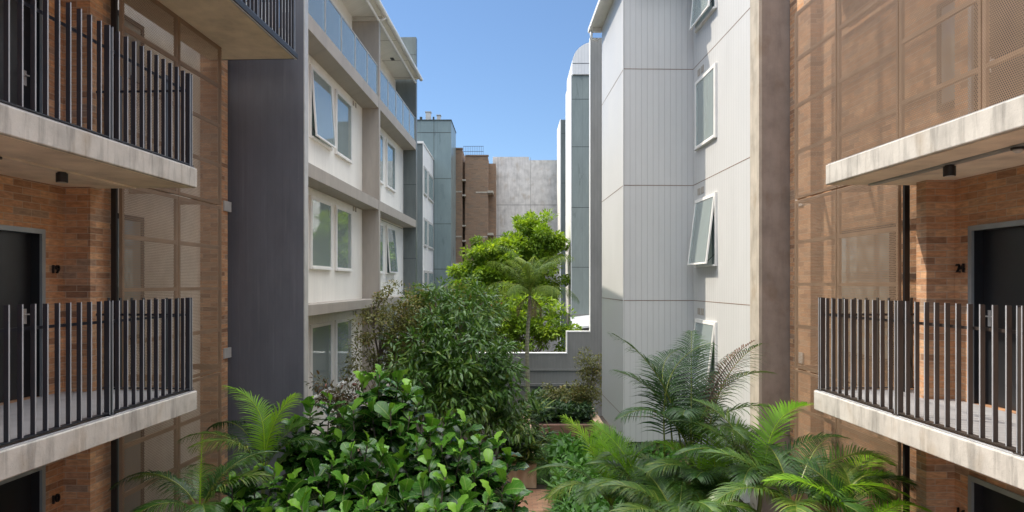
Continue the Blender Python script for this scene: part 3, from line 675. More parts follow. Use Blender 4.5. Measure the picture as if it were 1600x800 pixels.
# ------------------------------------------------------------------ planters
P1 = empty('stone_planter', -1.9, 16.7, 0, 0, 'long sandstone planter under the dark broadleaf tree beside the brick paving', 'planter')
MB().box(-2.4, 2.5, 0, 0.25, 0, 0.6).box(2.25, 2.5, 0.25, 6.5, 0, 0.6).box(-2.4, -2.15, 0.25, 6.5, 0, 0.6).build('planter_wall', SAND, P1, bevel=0.015)
MB().box(-2.15, 2.25, 0.25, 6.5, 0.0, 0.54).build('soil', SOIL, P1)
P2 = empty('terracotta_planter', 1.7, 21.4, 0, 0, 'low terracotta coloured planter in front of the grey garden wall', 'planter')
MB().box(-0.85, 0.9, 0, 0.2, 0, 0.58).build('planter_wall', TERRA, P2, bevel=0.01)
MB().box(0.9, 1.15, -0.1, 4.4, 0, 0.66).build('planter_kerb', SAND, P2)
MB().box(-0.85, 0.9, 0.2, 4.4, 0, 0.5).build('soil', SOIL, P2)

# ------------------------------------------------------------------ foliage helpers
def tmpl(kind):
    """leaf template: x across, y along (0..1), z normal"""
    if kind == 'oval':
        prof = [(0, 0.02), (0.3, 0.22), (0.65, 0.20), (1.0, 0.0)]; fold = 0.35; curl = 0.12
    elif kind == 'lance':
        prof = [(0, 0.02), (0.25, 0.13), (0.6, 0.14), (1.0, 0.0)]; fold = 0.3; curl = 0.25
    elif kind == 'fiddle':
        prof = [(0, 0.04), (0.12, 0.17), (0.28, 0.25), (0.44, 0.25), (0.6, 0.32), (0.75, 0.345), (0.87, 0.29), (0.96, 0.16), (1.0, 0.03)]; fold = 0.32; curl = 0.42
    elif kind == 'strap':
        prof = [(0, 0.03), (0.35, 0.045), (0.7, 0.035), (1.0, 0.0)]; fold = 0.3; curl = 0.35
    v = []; uv = []
    for t, w_ in prof:
        z = -curl * t * t
        wav = 0.05 * math.sin(t * 23) if kind == 'fiddle' else 0
        v += [(-w_, t, z + fold * w_ + wav), (0, t, z), (w_, t, z + fold * w_ - wav)]
        uv += [(-w_, t), (0, t), (w_, t)]
    f = []
    for i in range(len(prof) - 1):
        a = 3 * i; f += [(a, a+1, a+4, a+3), (a+1, a+2, a+5, a+4)]
    return np.array(v), np.array(f), np.array(uv)
TM = {k: tmpl(k) for k in ('oval', 'lance', 'fiddle', 'strap')}
def nrm(a): return a / np.maximum(np.linalg.norm(a, axis=1, keepdims=True), 1e-6)
def leaf_mesh(name, pts, dirs, sizes, kind, mat, parent, rnd=None, ups=None, loc=(0,0,0), smooth=True):
    tv, tf, tuv = TM[kind]; N = len(pts)
    pts = np.asarray(pts, float); Y = nrm(np.asarray(dirs, float))
    if ups is None: ups = np.tile([0, 0, 1.0], (N, 1)) + rng.normal(0, 0.35, (N, 3))
    X = nrm(np.cross(Y, ups)); Zv = np.cross(X, Y)
    s = np.asarray(sizes, float)[:, None, None]
    V = pts[:, None, :] + s * (tv[None, :, 0, None] * X[:, None] + tv[None, :, 1, None] * Y[:, None] + tv[None, :, 2, None] * Zv[:, None])
    V = V.reshape(-1, 3) - np.array(loc)
    k = len(tv); Fc = (tf[None] + (np.arange(N) * k)[:, None, None]).reshape(-1, 4)
    me = bpy.data.meshes.new(name)
    me.vertices.add(len(V)); me.vertices.foreach_set('co', V.astype(np.float32).ravel())
    me.loops.add(Fc.size); me.loops.foreach_set('vertex_index', Fc.ravel().astype(np.int32))
    me.polygons.add(len(Fc)); me.polygons.foreach_set('loop_start', (np.arange(len(Fc)) * 4).astype(np.int32))
    me.update(calc_edges=True)
    if rnd is None: rnd = rng.random(N)
    a = me.attributes.new('rnd', 'FLOAT', 'POINT'); a.data.foreach_set('value', np.repeat(rnd, k).astype(np.float32))
    u = me.uv_layers.new(name='UVMap'); u.data.foreach_set('uv', np.tile(tuv, (N, 1))[Fc.ravel()].astype(np.float32).ravel())
    if smooth: me.polygons.foreach_set('use_smooth', np.ones(len(Fc), bool))
    me.materials.append(mat); me.validate()
    o = bpy.data.objects.new(name, me); COL.objects.link(o)
    if parent is not None: o.parent = parent
    return o
def tree(name, label, cat, base, lobes, n_cl, per, cl_r, leaf, kind, mat, trunk_r=0.06, group=None, droop=0.2, rnd_top=True, bark=BARK, branches=True):
    """lobes: list of (centre Vector, rx, ry, rz)"""
    base = Vector(base); E = empty(name, base.x, base.y, base.z, 0, label, cat, group)
    cs = []
    wts = np.array([l[1] * l[2] * l[3] for l in lobes]); wts = wts / wts.sum()
    for _ in range(n_cl):
        c, rx, ry, rz = lobes[rng.choice(len(lobes), p=wts)]
        d = rng.normal(0, 1, 3); d /= np.linalg.norm(d); r = rng.random() ** 0.42 * rng.uniform(0.78, 1.22)
        cs.append((c.x + d[0] * rx * r, c.y + d[1] * ry * r, c.z + d[2] * rz * r, d, r))
    P = []; Dr = []; S = []; Rn = []
    cz = np.mean([c[2] for c in cs])
    for (x, y, z, d, r) in cs:
        n = int(per * rng.uniform(0.6, 1.35)); rr = cl_r * rng.uniform(0.7, 1.3)
        g = rng.normal(0, 1, (n, 3)); g /= np.linalg.norm(g, axis=1, keepdims=True); q = g * (rng.random((n, 1)) ** 0.45) * rr * np.array([1, 1, 0.75])
        P.append(q + np.array([x, y, z])); Dr.append(g + d * 0.5 + rng.normal(0, 0.4, (n, 3)) + np.array([0, 0, -droop]))
        S.append(leaf * rng.uniform(0.65, 1.25, n)); Rn.append(np.clip(rng.normal(0.42, 0.2, n) + rng.normal(0, 0.13), 0, 1))
    P = np.vstack(P); Dr = np.vstack(Dr); S = np.concatenate(S); Rn = np.concatenate(Rn)
    leaf_mesh('crown', P, Dr, S, kind, mat, E, Rn, loc=base)
    top = max(lobes, key=lambda l: l[0].z)[0]
    tr = MB(); t0 = Vector((0, 0, 0)); t1 = top - base
    mid = [t0.lerp(t1, k / 6) + Vector((random.uniform(-1, 1), random.uniform(-1, 1), 0)) * t1.length * 0.02 * (0 < k < 6) for k in range(7)]
    tr.tube(mid, [trunk_r * (1 - 0.75 * k / 6) for k in range(7)], 8)
    if branches:
        for (x, y, z, d, r) in cs[::max(1, len(cs) // 45)]:
            q = Vector((x, y, z)) - base; k = min(5, max(1, int(6 * max(0.12, (q.z - 0.3 * (q.xy - t1.xy).length) / max(0.1, t1.z) - 0.15))))
            s0 = mid[k]; m = s0.lerp(q, 0.5) + Vector((0, 0, 0.06 * q.length))
            tr.tube([s0, m, q], [trunk_r * 0.32, trunk_r * 0.2, trunk_r * 0.07], 5, False)
    tr.build('trunk', bark, E, smooth=True)
    return E
def frond(parent, root, az, L, e0, e1, ll=0.35, nl=42, mat=L_PALM, vshape=0.5, twist=0.0, droop=0.5, name='frond', wid=1.0, bare=0.15):
    """one pinnate leaf: rachis from root, heading az, elevation running e0 -> e1 (degrees)"""
    n = 16; pts = [Vector(root)]; dirs = []
    for i in range(n):
        t = i / (n - 1); el = R(e0 + (e1 - e0) * t ** 1.3); a = R(az + twist * t)
        d = Vector((math.sin(a) * math.cos(el), math.cos(a) * math.cos(el), math.sin(el))); dirs.append(d)
        pts.append(pts[-1] + d * L / n)
    dirs.append(dirs[-1])
    V = []; Fc = []; Rn = []; base_r = rng.uniform(0.15, 0.75)
    def pt(t):
        k = min(n - 1e-6, t * n); i = int(k); return pts[i].lerp(pts[i + 1], k - i), dirs[i].lerp(dirs[min(i + 1, n)], k - i).normalized()
    for j in range(nl):
        t = bare + (0.995 - bare) * (j + 0.5) / nl
        p, d = pt(t); side = d.cross(Vector((0, 0, 1)))
        if side.length < 1e-3: side = Vector((1, 0, 0))
        side.normalize(); upn = side.cross(d).normalized()
        prof = max(0.2, (math.sin(math.pi * min(1, 0.12 + 0.86 * (t - bare) / (1 - bare))) ** 0.55))
        for sg in (-1, 1):
            l = 1.12 * ll * prof * rng.uniform(0.88, 1.08)
            fwd = 0.55 + 0.75 * t + rng.normal(0, 0.06)
            dd = (side * sg + d * fwd + upn * (vshape + rng.normal(0, 0.08))).normalized()
            wv = d.cross(dd).cross(dd).normalized() if d.cross(dd).length > 1e-3 else upn
            wvec = (d - dd * d.dot(dd)).normalized()
            w0 = 0.0095 * wid * (ll / 0.35) ** 0.5
            q = p.copy(); row = []
            m = 4; cur = dd.copy(); ws = [0.6, 1.0, 0.85, 0.5, 0.04]
            for k in range(m + 1):
                row.append((q - wvec * w0 * ws[k], q + wvec * w0 * ws[k]))
                cur = (cur + Vector((0, 0, -droop * 0.26 * (1 + 0.4 * k)))).normalized(); q = q + cur * l / m
            b = len(V)
            for a_, c_ in row: V += [a_, c_]
            for k in range(m): Fc.append((b+2*k, b+2*k+1, b+2*k+3, b+2*k+2))
            rv = float(np.clip(base_r + rng.normal(0, 0.12), 0, 1)); Rn += [rv] * (2 * (m + 1))
    # rachis
    rb = MB(); rb.tube(pts, [0.013 * (1 - 0.8 * i / n) * (L / 1.6) ** 0.5 for i in range(n + 1)], 5)
    b = len(V); V += [Vector(p) for p in rb.v]; Fc += [tuple(i + b for i in f) for f in rb.f]; Rn += [0.95] * len(rb.v)
    me = bpy.data.meshes.new(name); me.from_pydata([tuple(p) for p in V], [], Fc); me.update()
    a = me.attributes.new('rnd', 'FLOAT', 'POINT'); a.data.foreach_set('value', np.array(Rn, np.float32))
    me.materials.append(mat); o = bpy.data.objects.new(name, me); COL.objects.link(o); o.parent = parent
    return o
def palm(label, base, crown, fr, trunk_r=0.05, group=None, stems=None, tmat=STEM, cshaft=True):
    """crown: where fronds spring (world). fr: list of dicts for frond()"""
    base = Vector(base); crown = Vector(crown)
    E = empty('palm_tree', base.x, base.y, base.z, 0, label, 'palm', group)
    c = crown - base
    tr = MB(); pts = [c * (k / 10) + Vector((0.04 * math.sin(k * 0.7), 0, 0)) * (0 < k < 10) for k in range(11)]
    tr.tube(pts, [trunk_r * (1.15 - 0.3 * k / 10) for k in range(11)], 10)
    for (dx, dy, k) in (stems or []):
        tr.tube([(dx, dy, 0), (dx * 1.1 + c.x * 0.5, dy * 1.1 + c.y * .5, c.z * k * 0.6), (dx * 1.4 + c.x, dy * 1.4 + c.y, c.z * k)], trunk_r * 0.6, 7)
    tr.build('trunk', tmat, E, smooth=True)
    for kw in fr:
        kw = dict(kw); off = kw.pop('off', (0, 0, 0)); frond(E, c + Vector(off), **kw)
    return E

# ------------------------------------------------------------------ trees and shrubs
tree('bright_green_tree', 'sunlit bright lime green tree rising in front of the blank concrete wall', 'tree', (-0.2, 35.5, 0),
     [(at(838, 372, 35), 1.45, 1.5, 1.35), (at(800, 412, 35), 2.0, 1.7, 1.7), (at(742, 447, 34.5), 1.35, 1.3, 1.35), (at(770, 415, 35), 1.3, 1.3, 1.3), (at(800, 460, 34.5), 1.5, 1.2, 1.4), (at(850, 440, 35), 1.1, 1.2, 1.6), (at(765, 480, 35), 1.5, 1.2, 1.2)],
     430, 110, 0.34, 0.19, 'oval', L_BRIGHT, 0.16)
tree('garden_shrub', 'loose sunlit green shrub showing above the stepped garden wall', 'shrub', (1.4, 29.5, 0),
     [(at(855, 515, 29.5), 1.5, 0.8, 1.1), (at(805, 500, 30), 1.5, 0.8, 1.3), (at(770, 520, 30), 1.2, 0.7, 1.1)], 130, 70, 0.3, 0.17, 'oval', L_BRIGHT, 0.05)
tree('slender_olive_tree', 'fine leaved olive brown tree against the cream wall, left of the dark broadleaf tree', 'tree', at(612, 700, 17).xy[:] + (0.54,),
     [(at(615, 490, 17), 0.85, 0.8, 0.75), (at(600, 560, 16.8), 0.95, 0.8, 0.95), (at(640, 545, 17.3), 0.8, 0.8, 1.1), (at(580, 475, 17), 0.4, 0.5, 0.35)],
     175, 75, 0.20, 0.075, 'oval', L_OLIVE, 0.05)
tree('broadleaf_tree', 'large dark broadleaf tree with long drooping leaves in the middle of the courtyard', 'tree', (-1.1, 17.2, 0.54),
     [(at(705, 545, 16.5), 1.45, 1.0, 1.15), (at(745, 600, 16), 1.25, 0.9, 1.25), (at(680, 610, 15.5), 1.2, 0.9, 1.1), (at(790, 630, 16.3), 0.7, 0.6, 0.8), (at(720, 490, 17.3), 0.95, 0.8, 0.5), (at(672, 478, 17.2), 0.5, 0.5, 0.55), (at(760, 520, 16.8), 0.6, 0.5, 0.7), (at(815, 662, 16.4), 0.45, 0.4, 0.5)],
     260, 42, 0.30, 0.19, 'lance', L_MID, 0.09, droop=0.55)
tree('orange_tipped_tree', 'mid green tree with orange tinted tips behind the dark broadleaf tree', 'tree', (-2.0, 21.5, 0),
     [(at(715, 482, 21), 1.25, 0.9, 0.85), (at(755, 500, 21.5), 0.75, 0.8, 0.9), (at(660, 480, 21), 0.8, 0.7, 0.6)], 110, 60, 0.27, 0.13, 'oval',
     m_leaf('orange_tip_leaf', [(0.05, 0.12, 0.02), (0.10, 0.19, 0.03), (0.17, 0.25, 0.04), (0.38, 0.18, 0.04)], 0.45, 0.35), 0.06)
tree('dark_shrub', 'tall sparse brownish shrub in the corner of the garden wall by the grey block', 'shrub', (2.55, 23.3, 0.5),
     [(at(922, 600, 23), 0.45, 0.5, 1.1), (at(905, 630, 23), 0.6, 0.5, 0.7), (at(930, 570, 23), 0.3, 0.3, 0.5)], 80, 55, 0.2, 0.085, 'oval', L_OLIVE, 0.03)
tree('low_shrub', 'thin twiggy shrub growing against the dark garden wall', 'shrub', (1.35, 24.0, 0.5),
     [(at(868, 612, 24), 0.55, 0.4, 0.45), (at(845, 640, 23.5), 0.5, 0.4, 0.35)], 36, 42, 0.2, 0.09, 'oval', L_OLIVE, 0.025)
tree('red_tipped_shrub', 'small shrub with reddish leaves beside the lowest cream wall window', 'shrub', (at(530, 700, 13.5).x, 13.6, 0),
     [(at(530, 612, 13.5), 0.42, 0.35, 0.4), (at(545, 655, 13.5), 0.5, 0.4, 0.4)], 30, 50, 0.17, 0.09, 'oval',
     m_leaf('reddish_leaf', [(0.04, 0.06, 0.02), (0.10, 0.08, 0.03), (0.24, 0.07, 0.04)], 0.45, 0.3), 0.02)
# ground cover nobody could count
def cover(name, x0, x1, y0, y1, z0, z1, n, size, kind, mat, label):
    P = np.column_stack([rng.uniform(x0, x1, n), rng.uniform(y0, y1, n), z0 + (z1 - z0) * rng.random(n) ** 0.8])
    D = rng.normal(0, 0.7, (n, 3)) + [0, 0, 0.35]
    return tag(leaf_mesh(name, P, D, size * rng.uniform(0.6, 1.3, n), kind, mat, None), label, 'ground cover', kind='stuff')
cover('hedge_plants', 0.7, 2.65, 22.0, 25.6, 0.5, 1.05, 5200, 0.15, 'oval', L_DARK, 'dark leafy ground cover filling the terracotta planter')
cover('courtyard_ground_cover', 0.95, 4.2, 8.5, 19.6, 0.0, 0.75, 12000, 0.22, 'oval', L_SHRUB, 'green leafy ground cover under the palms on the right')
cover('side_ground_cover', -5.6, -0.6, 8.0, 16.2, 0.0, 0.9, 6500, 0.22, 'oval', L_DARK, 'dark leafy ground cover under the fig plants')
cover('lawn_grass', -0.2, 3.0, 17.0, 20.9, 0.0, 0.03, 9000, 0.14, 'strap', L_SHRUB, 'short green grass between the sandstone and terracotta planters')
# strap leaved clumps along the planter edge
def clump(label, x, y, z, r, n, L, mat, group, name='strap_leaf_plant'):
    E = empty(name, x, y, z, 0, label, 'plant', group)
    hc = max(4, n // 16); P = []; D = []; S = []
    for _ in range(hc):
        c = np.array([rng.normal(0, r * 0.5), rng.normal(0, r * 0.35), rng.uniform(0.05, r * 1.5)])
        for k in range(16):
            a = rng.uniform(0, 6.283); e = rng.uniform(-0.1, 1.0)
            P.append(c); D.append((math.cos(a), math.sin(a), e)); S.append(L * rng.uniform(0.7, 1.2))
    leaf_mesh('leaves', np.array(P), D, S, 'strap', mat, E, smooth=False)
    return E
clump('strap leaved clump at the right corner of the stone planter', 0.35, 16.95, 0.55, 0.5, 620, 0.42, L_PALM, 'strap leaved plants along the planter edge')
clump('strap leaved clump overhanging the stone planter just left of its corner', -0.25, 16.85, 0.5, 0.45, 520, 0.42, L_PALM, 'strap leaved plants along the planter edge')
clump('taller strap leaved clump behind the planter corner, under the slim palm trunk', 0.25, 18.6, 0.55, 0.75, 620, 0.45, L_PALM, 'strap leaved plants along the planter edge')
clump('low leafy clump on the grass between the two planters', 1.0, 13.2, 0.0, 0.45, 420, 0.42, L_SHRUB, None, 'leafy_plant')
clump('leafy clump beside the paving under the bright palm frond', 1.35, 14.2, 0.0, 0.55, 460, 0.45, L_SHRUB, None, 'leafy_plant')

# ------------------------------------------------------------------ fiddle leaf figs
def fig(label, base, tips, leaf=0.33, nodes=27, seed=1):
    rg = np.random.default_rng(seed)
    base = Vector(base); E = empty('fiddle_leaf_fig', base.x, base.y, 0, 0, label, 'fig plant', 'fiddle leaf figs filling the lower left of the courtyard')
    P = []; D = []; S = []; Rn = []; st = MB()
    for tp in tips:
        t = Vector(tp); b = Vector((base.x + rg.uniform(-.3, .3), base.y + rg.uniform(-.3, .3), 0.0))
        mid = b.lerp(t, 0.55); mid.x = b.x * 0.5 + t.x * 0.5 + rg.uniform(-.08, .08); pts = []
        for i in range(13):
            k = i / 12; pts.append(b * (1-k)**2 + mid * 2*k*(1-k) + t * k*k)
        st.tube([p - base for p in pts], [0.022 * (1 - 0.6 * i / 12) for i in range(13)], 6)
        L = (t - b).length; ang = rg.uniform(0, 6.28)
        for j in range(nodes):
            back = 0.012 + 0.050 * j; k = max(0.0, 1 - back / L); p = b * (1-k)**2 + mid * 2*k*(1-k) + t * k*k
            ang += 2.39996 + rg.normal(0, 0.25); el = 1.35 - 1.5 * min(1, j / 9) + rg.normal(0, 0.25)
            P.append(p); D.append((math.cos(ang) * math.cos(el), math.sin(ang) * math.cos(el), math.sin(el)))
            s = leaf * rg.uniform(0.55, 1.22) * (0.6 + 0.4 * min(1, j / 4)); S.append(s)
            Rn.append(np.clip(0.95 - 0.13 * j + rg.normal(0, 0.12), 0, 1) if j < 5 else np.clip(rg.normal(0.28, 0.18), 0, 0.75))
    P = np.array([tuple(p) for p in P]); leaf_mesh('leaves', P, D, S, 'fiddle', L_FIG, E, np.array(Rn), loc=(base.x, base.y, 0),
        ups=np.tile([0, 0, 1.0], (len(P), 1)) + rg.normal(0, 0.3, (len(P), 3)))
    st.build('stems', BARK, E, smooth=True)
def tips(lst):
    out = [at(*p) for p in lst]       # and a lower, set back shoot beside each leading one
    for p in list(out): out.append(p + Vector((random.uniform(-.28, .28), random.uniform(0.0, .45), random.uniform(-.55, -.2))))
    return out
fig('fiddle leaf fig at the left, tops level with the bottom of the blue end wall', (-3.6, 9.2, 0), tips([(362,752,9.0),(395,742,9.3),(430,738,9.2),(455,752,9.0),(380,790,8.7),(420,800,8.5),(350,800,8.7),(445,790,9.6)]), seed=2)
fig('fiddle leaf fig right of the bright palm frond, against the end wall edge', (-3.3, 11.2, 0), tips([(462,660,11.3),(485,632,11.3),(515,625,11.2),(540,640,11),(475,700,11),(505,680,10.8),(448,700,11.4),(530,690,10.6)]), seed=3)
fig('tallest fiddle leaf fig, its top reaching over the dark broadleaf tree', (-2.2, 10.9, 0), tips([(565,598,10.9),(593,585,10.9),(622,592,11.1),(640,606,10.8),(580,635,10.6),(610,640,10.4),(640,650,10.6),(655,628,11.2),(552,640,10.5)]), seed=4)
fig('fiddle leaf fig below the tallest one, mid left of the mass', (-2.6, 9.8, 0), tips([(490,735,9.8),(520,720,9.8),(550,700,9.9),(575,690,9.6),(600,705,9.5),(540,755,9.3),(575,750,9.2),(505,780,9.2)]), seed=5)
fig('fiddle leaf fig right of centre with pale new leaves', (-1.2, 10.2, 0), tips([(672,660,10.4),(700,655,10.2),(725,660,10.2),(690,695,9.9),(720,700,9.8),(650,690,10),(668,720,9.6)]), seed=6)
fig('fiddle leaf fig at the right end of the mass beside the paving', (-0.5, 10.5, 0), tips([(748,685,10.4),(775,692,10.4),(795,712,10.3),(765,725,10),(740,735,9.8),(785,750,9.8)]), seed=7)
fig('fiddle leaf fig at the very bottom centre of the view', (-1.0, 8.8, 0), tips([(630,765,8.8),(660,755,8.9),(695,745,8.9),(730,770,8.8),(765,775,8.9),(680,790,8.5),(645,810,8.4),(715,800,8.5),(780,800,9.0)]), seed=8)
fig('fiddle leaf fig at the bottom left of the mass', (-2.3, 8.6, 0), tips([(470,790,8.8),(500,812,8.5),(540,800,8.5),(575,790,8.6),(605,775,8.8),(440,812,8.5),(600,815,8.3)]), seed=9)

# ------------------------------------------------------------------ palms
def fan(n, e0, e1, L, az0=0, spread=360, **kw):
    out = []
    for i in range(n):
        out.append(dict(az=az0 + spread * i / n + random.uniform(-14, 14), L=L * random.uniform(0.85, 1.12), e0=e0 + random.uniform(-12, 12), e1=e1 + random.uniform(-12, 12), **kw))
    return out
# slim palm by the garden wall
c = at(828, 462, 23)
palm('slim tall palm with ringed trunk in front of the stepped garden wall', (at(821, 0, 23).x, 23, 0.0), c,
     fan(10, 82, -8, 2.15, ll=0.5, nl=30, droop=1.3, wid=1.25, vshape=0.05, mat=L_PALMO) + fan(6, 45, -50, 1.9, 20, ll=0.48, nl=28, droop=1.4, wid=1.2, vshape=0.0, mat=L_PALMO)
     + fan(3, -30, -80, 0.9, 60, ll=0.35, nl=18, droop=1.0, mat=L_PALMD), 0.07, tmat=PTRUNK)
# small palm crown deep on the left
c = at(668, 478, 22)
palm('small dark palm crown showing between the olive tree and the far white block', (c.x, 22.2, 0), c, fan(11, 60, -10, 1.1, ll=0.3, nl=26, droop=0.8), 0.06, tmat=PTRUNK)
# left palm by the end wall: bright upright frond
c = at(412, 735, 10.6)
palm('feathery palm with one bright upright frond in front of the dark blue end wall', (c.x, 10.7, 0), c,
     [dict(az=8, L=1.62, e0=88, e1=20, twist=-120, ll=0.36, nl=50, mat=L_PALMB, vshape=0.25, droop=0.45, wid=1.0),
      dict(az=40, L=1.3, e0=86, e1=35, ll=0.36, nl=44, mat=L_PALMB, vshape=0.2),
      dict(az=60, L=1.25, e0=70, e1=-5, ll=0.38, nl=40), dict(az=-60, L=1.55, e0=66, e1=-30, ll=0.42, nl=42, droop=0.9),
      dict(az=-95, L=1.5, e0=58, e1=-25, ll=0.42, nl=42, droop=0.9), dict(az=-20, L=1.4, e0=70, e1=5, ll=0.4, nl=42, droop=0.8),
      dict(az=100, L=1.2, e0=60, e1=-20, ll=0.36, nl=38), dict(az=-130, L=1.3, e0=62, e1=-20, ll=0.4, nl=40, droop=0.8), dict(az=180, L=1.0, e0=55, e1=-25, ll=0.35, nl=36)], 0.035)
c = at(312, 800, 8.9)
palm('dark palm with an unopened spear leaf in front of the left perforated screen', (c.x, 9.0, 0), c,
     [dict(az=-92, L=1.35, e0=62, e1=-40, ll=0.34, nl=44, droop=0.8), dict(az=-75, L=1.2, e0=50, e1=-20, ll=0.36, nl=40, droop=0.9), dict(az=80, L=1.05, e0=58, e1=-15, ll=0.38, nl=40, droop=0.7),
      dict(az=25, L=1.0, e0=55, e1=0, ll=0.38, nl=38, droop=0.7), dict(az=-25, L=1.0, e0=50, e1=-5, ll=0.38, nl=38, droop=0.7), dict(az=150, L=0.9, e0=40, e1=-40, ll=0.36, nl=36, droop=0.8),
      dict(az=-140, L=1.0, e0=40, e1=-40, ll=0.36, nl=36, droop=0.8), dict(az=60, L=1.3, e0=68, e1=-10, ll=0.34, nl=38, droop=0.8),
      dict(az=-8, L=1.0, e0=86, e1=80, ll=0.07, nl=30, mat=L_PALMB, vshape=0.2, wid=0.8, bare=0.05, name='spear_leaf')], 0.035)
# right: tall clustered palm in front of the grey block
c = at(1080, 712, 11.0)
palm('large dark feathery palm clump in front of the grey block, right of centre', (c.x, 11.3, 0), c,
     [dict(az=-88, L=2.37, e0=84, e1=30, ll=0.55, nl=46, vshape=0.3, off=(-0.15, 0, 0)), dict(az=-15, L=2.26, e0=88, e1=20, twist=110, ll=0.6, nl=44, vshape=0.1, droop=0.6, off=(-0.45, -.1, 0.0)), dict(az=60, L=2.37, e0=82, e1=15, ll=0.55, nl=44, droop=0.8, off=(0.2, -.1, 0)), dict(az=-60, L=2.15, e0=86, e1=5, twist=130, ll=0.52, nl=50, vshape=0.3, off=(-0.3, 0, 0.15)),
      dict(az=-75, L=1.92, e0=72, e1=15, ll=0.46, nl=44, droop=0.6), dict(az=15, L=2.26, e0=86, e1=35, ll=0.5, nl=50, vshape=0.2), dict(az=80, L=2.15, e0=80, e1=-5, ll=0.46, nl=46, droop=0.6),
      dict(az=70, L=2.15, e0=84, e1=25, ll=0.42, nl=40, mat=L_PALMD, droop=1.0, off=(0.15, 0, 0.1)), dict(az=110, L=1.81, e0=68, e1=-20, ll=0.46, nl=44, droop=0.7), dict(az=-120, L=1.81, e0=65, e1=-20, ll=0.46, nl=44, droop=0.7),
      dict(az=160, L=1.58, e0=60, e1=-25, ll=0.45, nl=42, droop=0.7), dict(az=-160, L=1.69, e0=70, e1=-10, ll=0.45, nl=42, droop=0.7), dict(az=40, L=1.81, e0=75, e1=10, ll=0.48, nl=44), dict(az=-30, L=1.92, e0=78, e1=20, ll=0.48, nl=46),
      dict(az=-140, L=1.36, e0=50, e1=-40, ll=0.42, nl=40, off=(-.2,0,-.4)), dict(az=-90, L=1.47, e0=55, e1=-30, ll=0.42, nl=40, off=(-.3,0,-.5)), dict(az=130, L=1.47, e0=50, e1=-30, ll=0.42, nl=40, off=(.2,0,-.4)),
      dict(az=90, L=1.58, e0=60, e1=-10, ll=0.42, nl=40, off=(.3,0,-.4))], 0.045, stems=[(-0.3, 0.1, 0.9), (0.28, 0.15, 0.95), (0.1, -0.25, 0.8)])
c = at(955, 790, 11.6)
palm('lower palm with a bright yellow green frond left of the large clump', (c.x, 11.7, 0), c,
     [dict(az=-60, L=1.75, e0=78, e1=32, ll=0.38, nl=46, mat=L_PALMB, vshape=0.25, droop=0.35), dict(az=-20, L=1.47, e0=82, e1=45, ll=0.36, nl=44, mat=L_PALMB, vshape=0.3),
      dict(az=-95, L=1.69, e0=60, e1=-25, ll=0.38, nl=44, droop=0.7), dict(az=-120, L=1.47, e0=52, e1=-35, ll=0.38, nl=42, droop=0.8), dict(az=60, L=1.58, e0=72, e1=0, ll=0.4, nl=44),
      dict(az=100, L=1.47, e0=60, e1=-20, ll=0.4, nl=42, droop=0.7), dict(az=20, L=1.47, e0=70, e1=10, ll=0.4, nl=42), dict(az=170, L=1.24, e0=50, e1=-30, ll=0.38, nl=40), dict(az=-150, L=1.36, e0=55, e1=-30, ll=0.38, nl=40),
      dict(az=135, L=1.36, e0=60, e1=-20, ll=0.38, nl=40)], 0.035)
c = at(1188, 765, 9.8)
palm('palm with a glowing lime frond beside the brown concrete fin', (c.x, 9.9, 0), c,
     [dict(az=35, L=1.53, e0=80, e1=5, twist=40, ll=0.40, nl=30, mat=L_PALMB, vshape=0.6, droop=0.3, wid=1.9, off=(0.05, 0, 0.1)),
      dict(az=-75, L=1.69, e0=68, e1=-5, ll=0.4, nl=46, droop=0.7), dict(az=-105, L=1.58, e0=58, e1=-20, ll=0.4, nl=44, droop=0.7), dict(az=-45, L=1.69, e0=76, e1=10, ll=0.4, nl=46), dict(az=90, L=1.58, e0=62, e1=-10, ll=0.38, nl=44, droop=0.6),
      dict(az=120, L=1.47, e0=52, e1=-25, ll=0.38, nl=42, droop=0.7), dict(az=160, L=1.24, e0=48, e1=-30, ll=0.38, nl=40), dict(az=-150, L=1.36, e0=52, e1=-25, ll=0.38, nl=42), dict(az=0, L=1.36, e0=60, e1=0, ll=0.4, nl=42),
      dict(az=-90, L=1.24, e0=40, e1=-35, ll=0.36, nl=40, off=(-.1,0,-.3)), dict(az=-125, L=1.13, e0=35, e1=-40, ll=0.36, nl=40, off=(-.1,0,-.3))], 0.035)
c = at(1240, 800, 8.9)
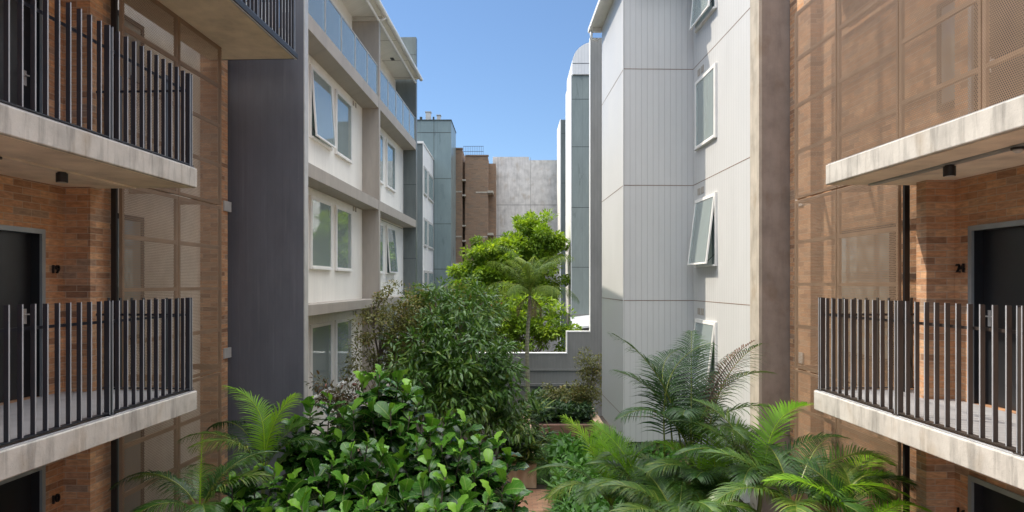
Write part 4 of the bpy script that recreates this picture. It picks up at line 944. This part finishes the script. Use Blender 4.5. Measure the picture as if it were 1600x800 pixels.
palm('palm arching across the foot of the right perforated screens', (c.x, 9.0, 0), c,
     [dict(az=78, L=1.81, e0=62, e1=-35, ll=0.36, nl=40, vshape=0.7, droop=0.35), dict(az=88, L=1.69, e0=40, e1=-20, ll=0.34, nl=42, mat=L_PALMB, droop=0.6), dict(az=50, L=1.47, e0=66, e1=0, ll=0.36, nl=42),
      dict(az=-70, L=1.47, e0=60, e1=-10, ll=0.36, nl=42), dict(az=110, L=1.47, e0=45, e1=-25, ll=0.34, nl=42, mat=L_PALMB, droop=0.6), dict(az=-110, L=1.36, e0=45, e1=-30, ll=0.36, nl=42), dict(az=0, L=1.24, e0=60, e1=0, ll=0.36, nl=40),
      dict(az=150, L=1.13, e0=42, e1=-30, ll=0.36, nl=40), dict(az=-160, L=1.13, e0=42, e1=-30, ll=0.36, nl=40)], 0.035)
c = at(1345, 835, 8.3)
palm('sunlit palm at the lower right under the sunny gallery edge', (c.x, 8.4, 0), c,
     [dict(az=-80, L=1.36, e0=62, e1=-15, ll=0.34, nl=42, mat=L_PALMB), dict(az=80, L=1.02, e0=50, e1=-30, ll=0.32, nl=40, mat=L_PALMB), dict(az=10, L=1.13, e0=62, e1=5, ll=0.34, nl=40), dict(az=-40, L=1.24, e0=66, e1=5, ll=0.34, nl=40),
      dict(az=120, L=1.02, e0=40, e1=-40, ll=0.32, nl=38), dict(az=-120, L=1.13, e0=42, e1=-30, ll=0.34, nl=38), dict(az=180, L=1.02, e0=40, e1=-30, ll=0.32, nl=38)], 0.03)
c = at(1060, 830, 9.2)
palm('dark palm at the bottom edge below the large clump', (c.x, 9.3, 0), c,
     fan(11, 56, -18, 1.25, ll=0.38, nl=42, droop=0.6), 0.035)
c = at(1120, 800, 10.2)
palm('mid green palm filling the gap between the large clump and the lime frond', (c.x, 10.3, 0), c,
     fan(12, 68, -12, 1.6, ll=0.42, nl=42, droop=0.65) + fan(3, 78, 10, 1.5, -60, 160, ll=0.4, nl=42, droop=0.5, mat=L_PALMB), 0.035)
c = at(1010, 800, 10.6)
palm('arching palm at the foot of the projecting grey bay', (c.x, 10.7, 0), c,
     fan(10, 66, -18, 1.5, 15, ll=0.4, nl=42, droop=0.7) + fan(2, 80, 25, 1.5, -70, 60, ll=0.4, nl=42, droop=0.4, mat=L_PALMB), 0.035)
c = at(1300, 810, 9.3)
palm('palm spreading bright leaflets over the lower right screens', (c.x, 9.4, 0), c,
     fan(9, 64, -15, 1.35, 10, ll=0.38, nl=42, droop=0.6) + fan(2, 70, 0, 1.3, 60, 60, ll=0.38, nl=40, droop=0.5, mat=L_PALMB), 0.03)
print('objects', len(bpy.data.objects), 'faces', sum(len(m.polygons) for m in bpy.data.meshes))
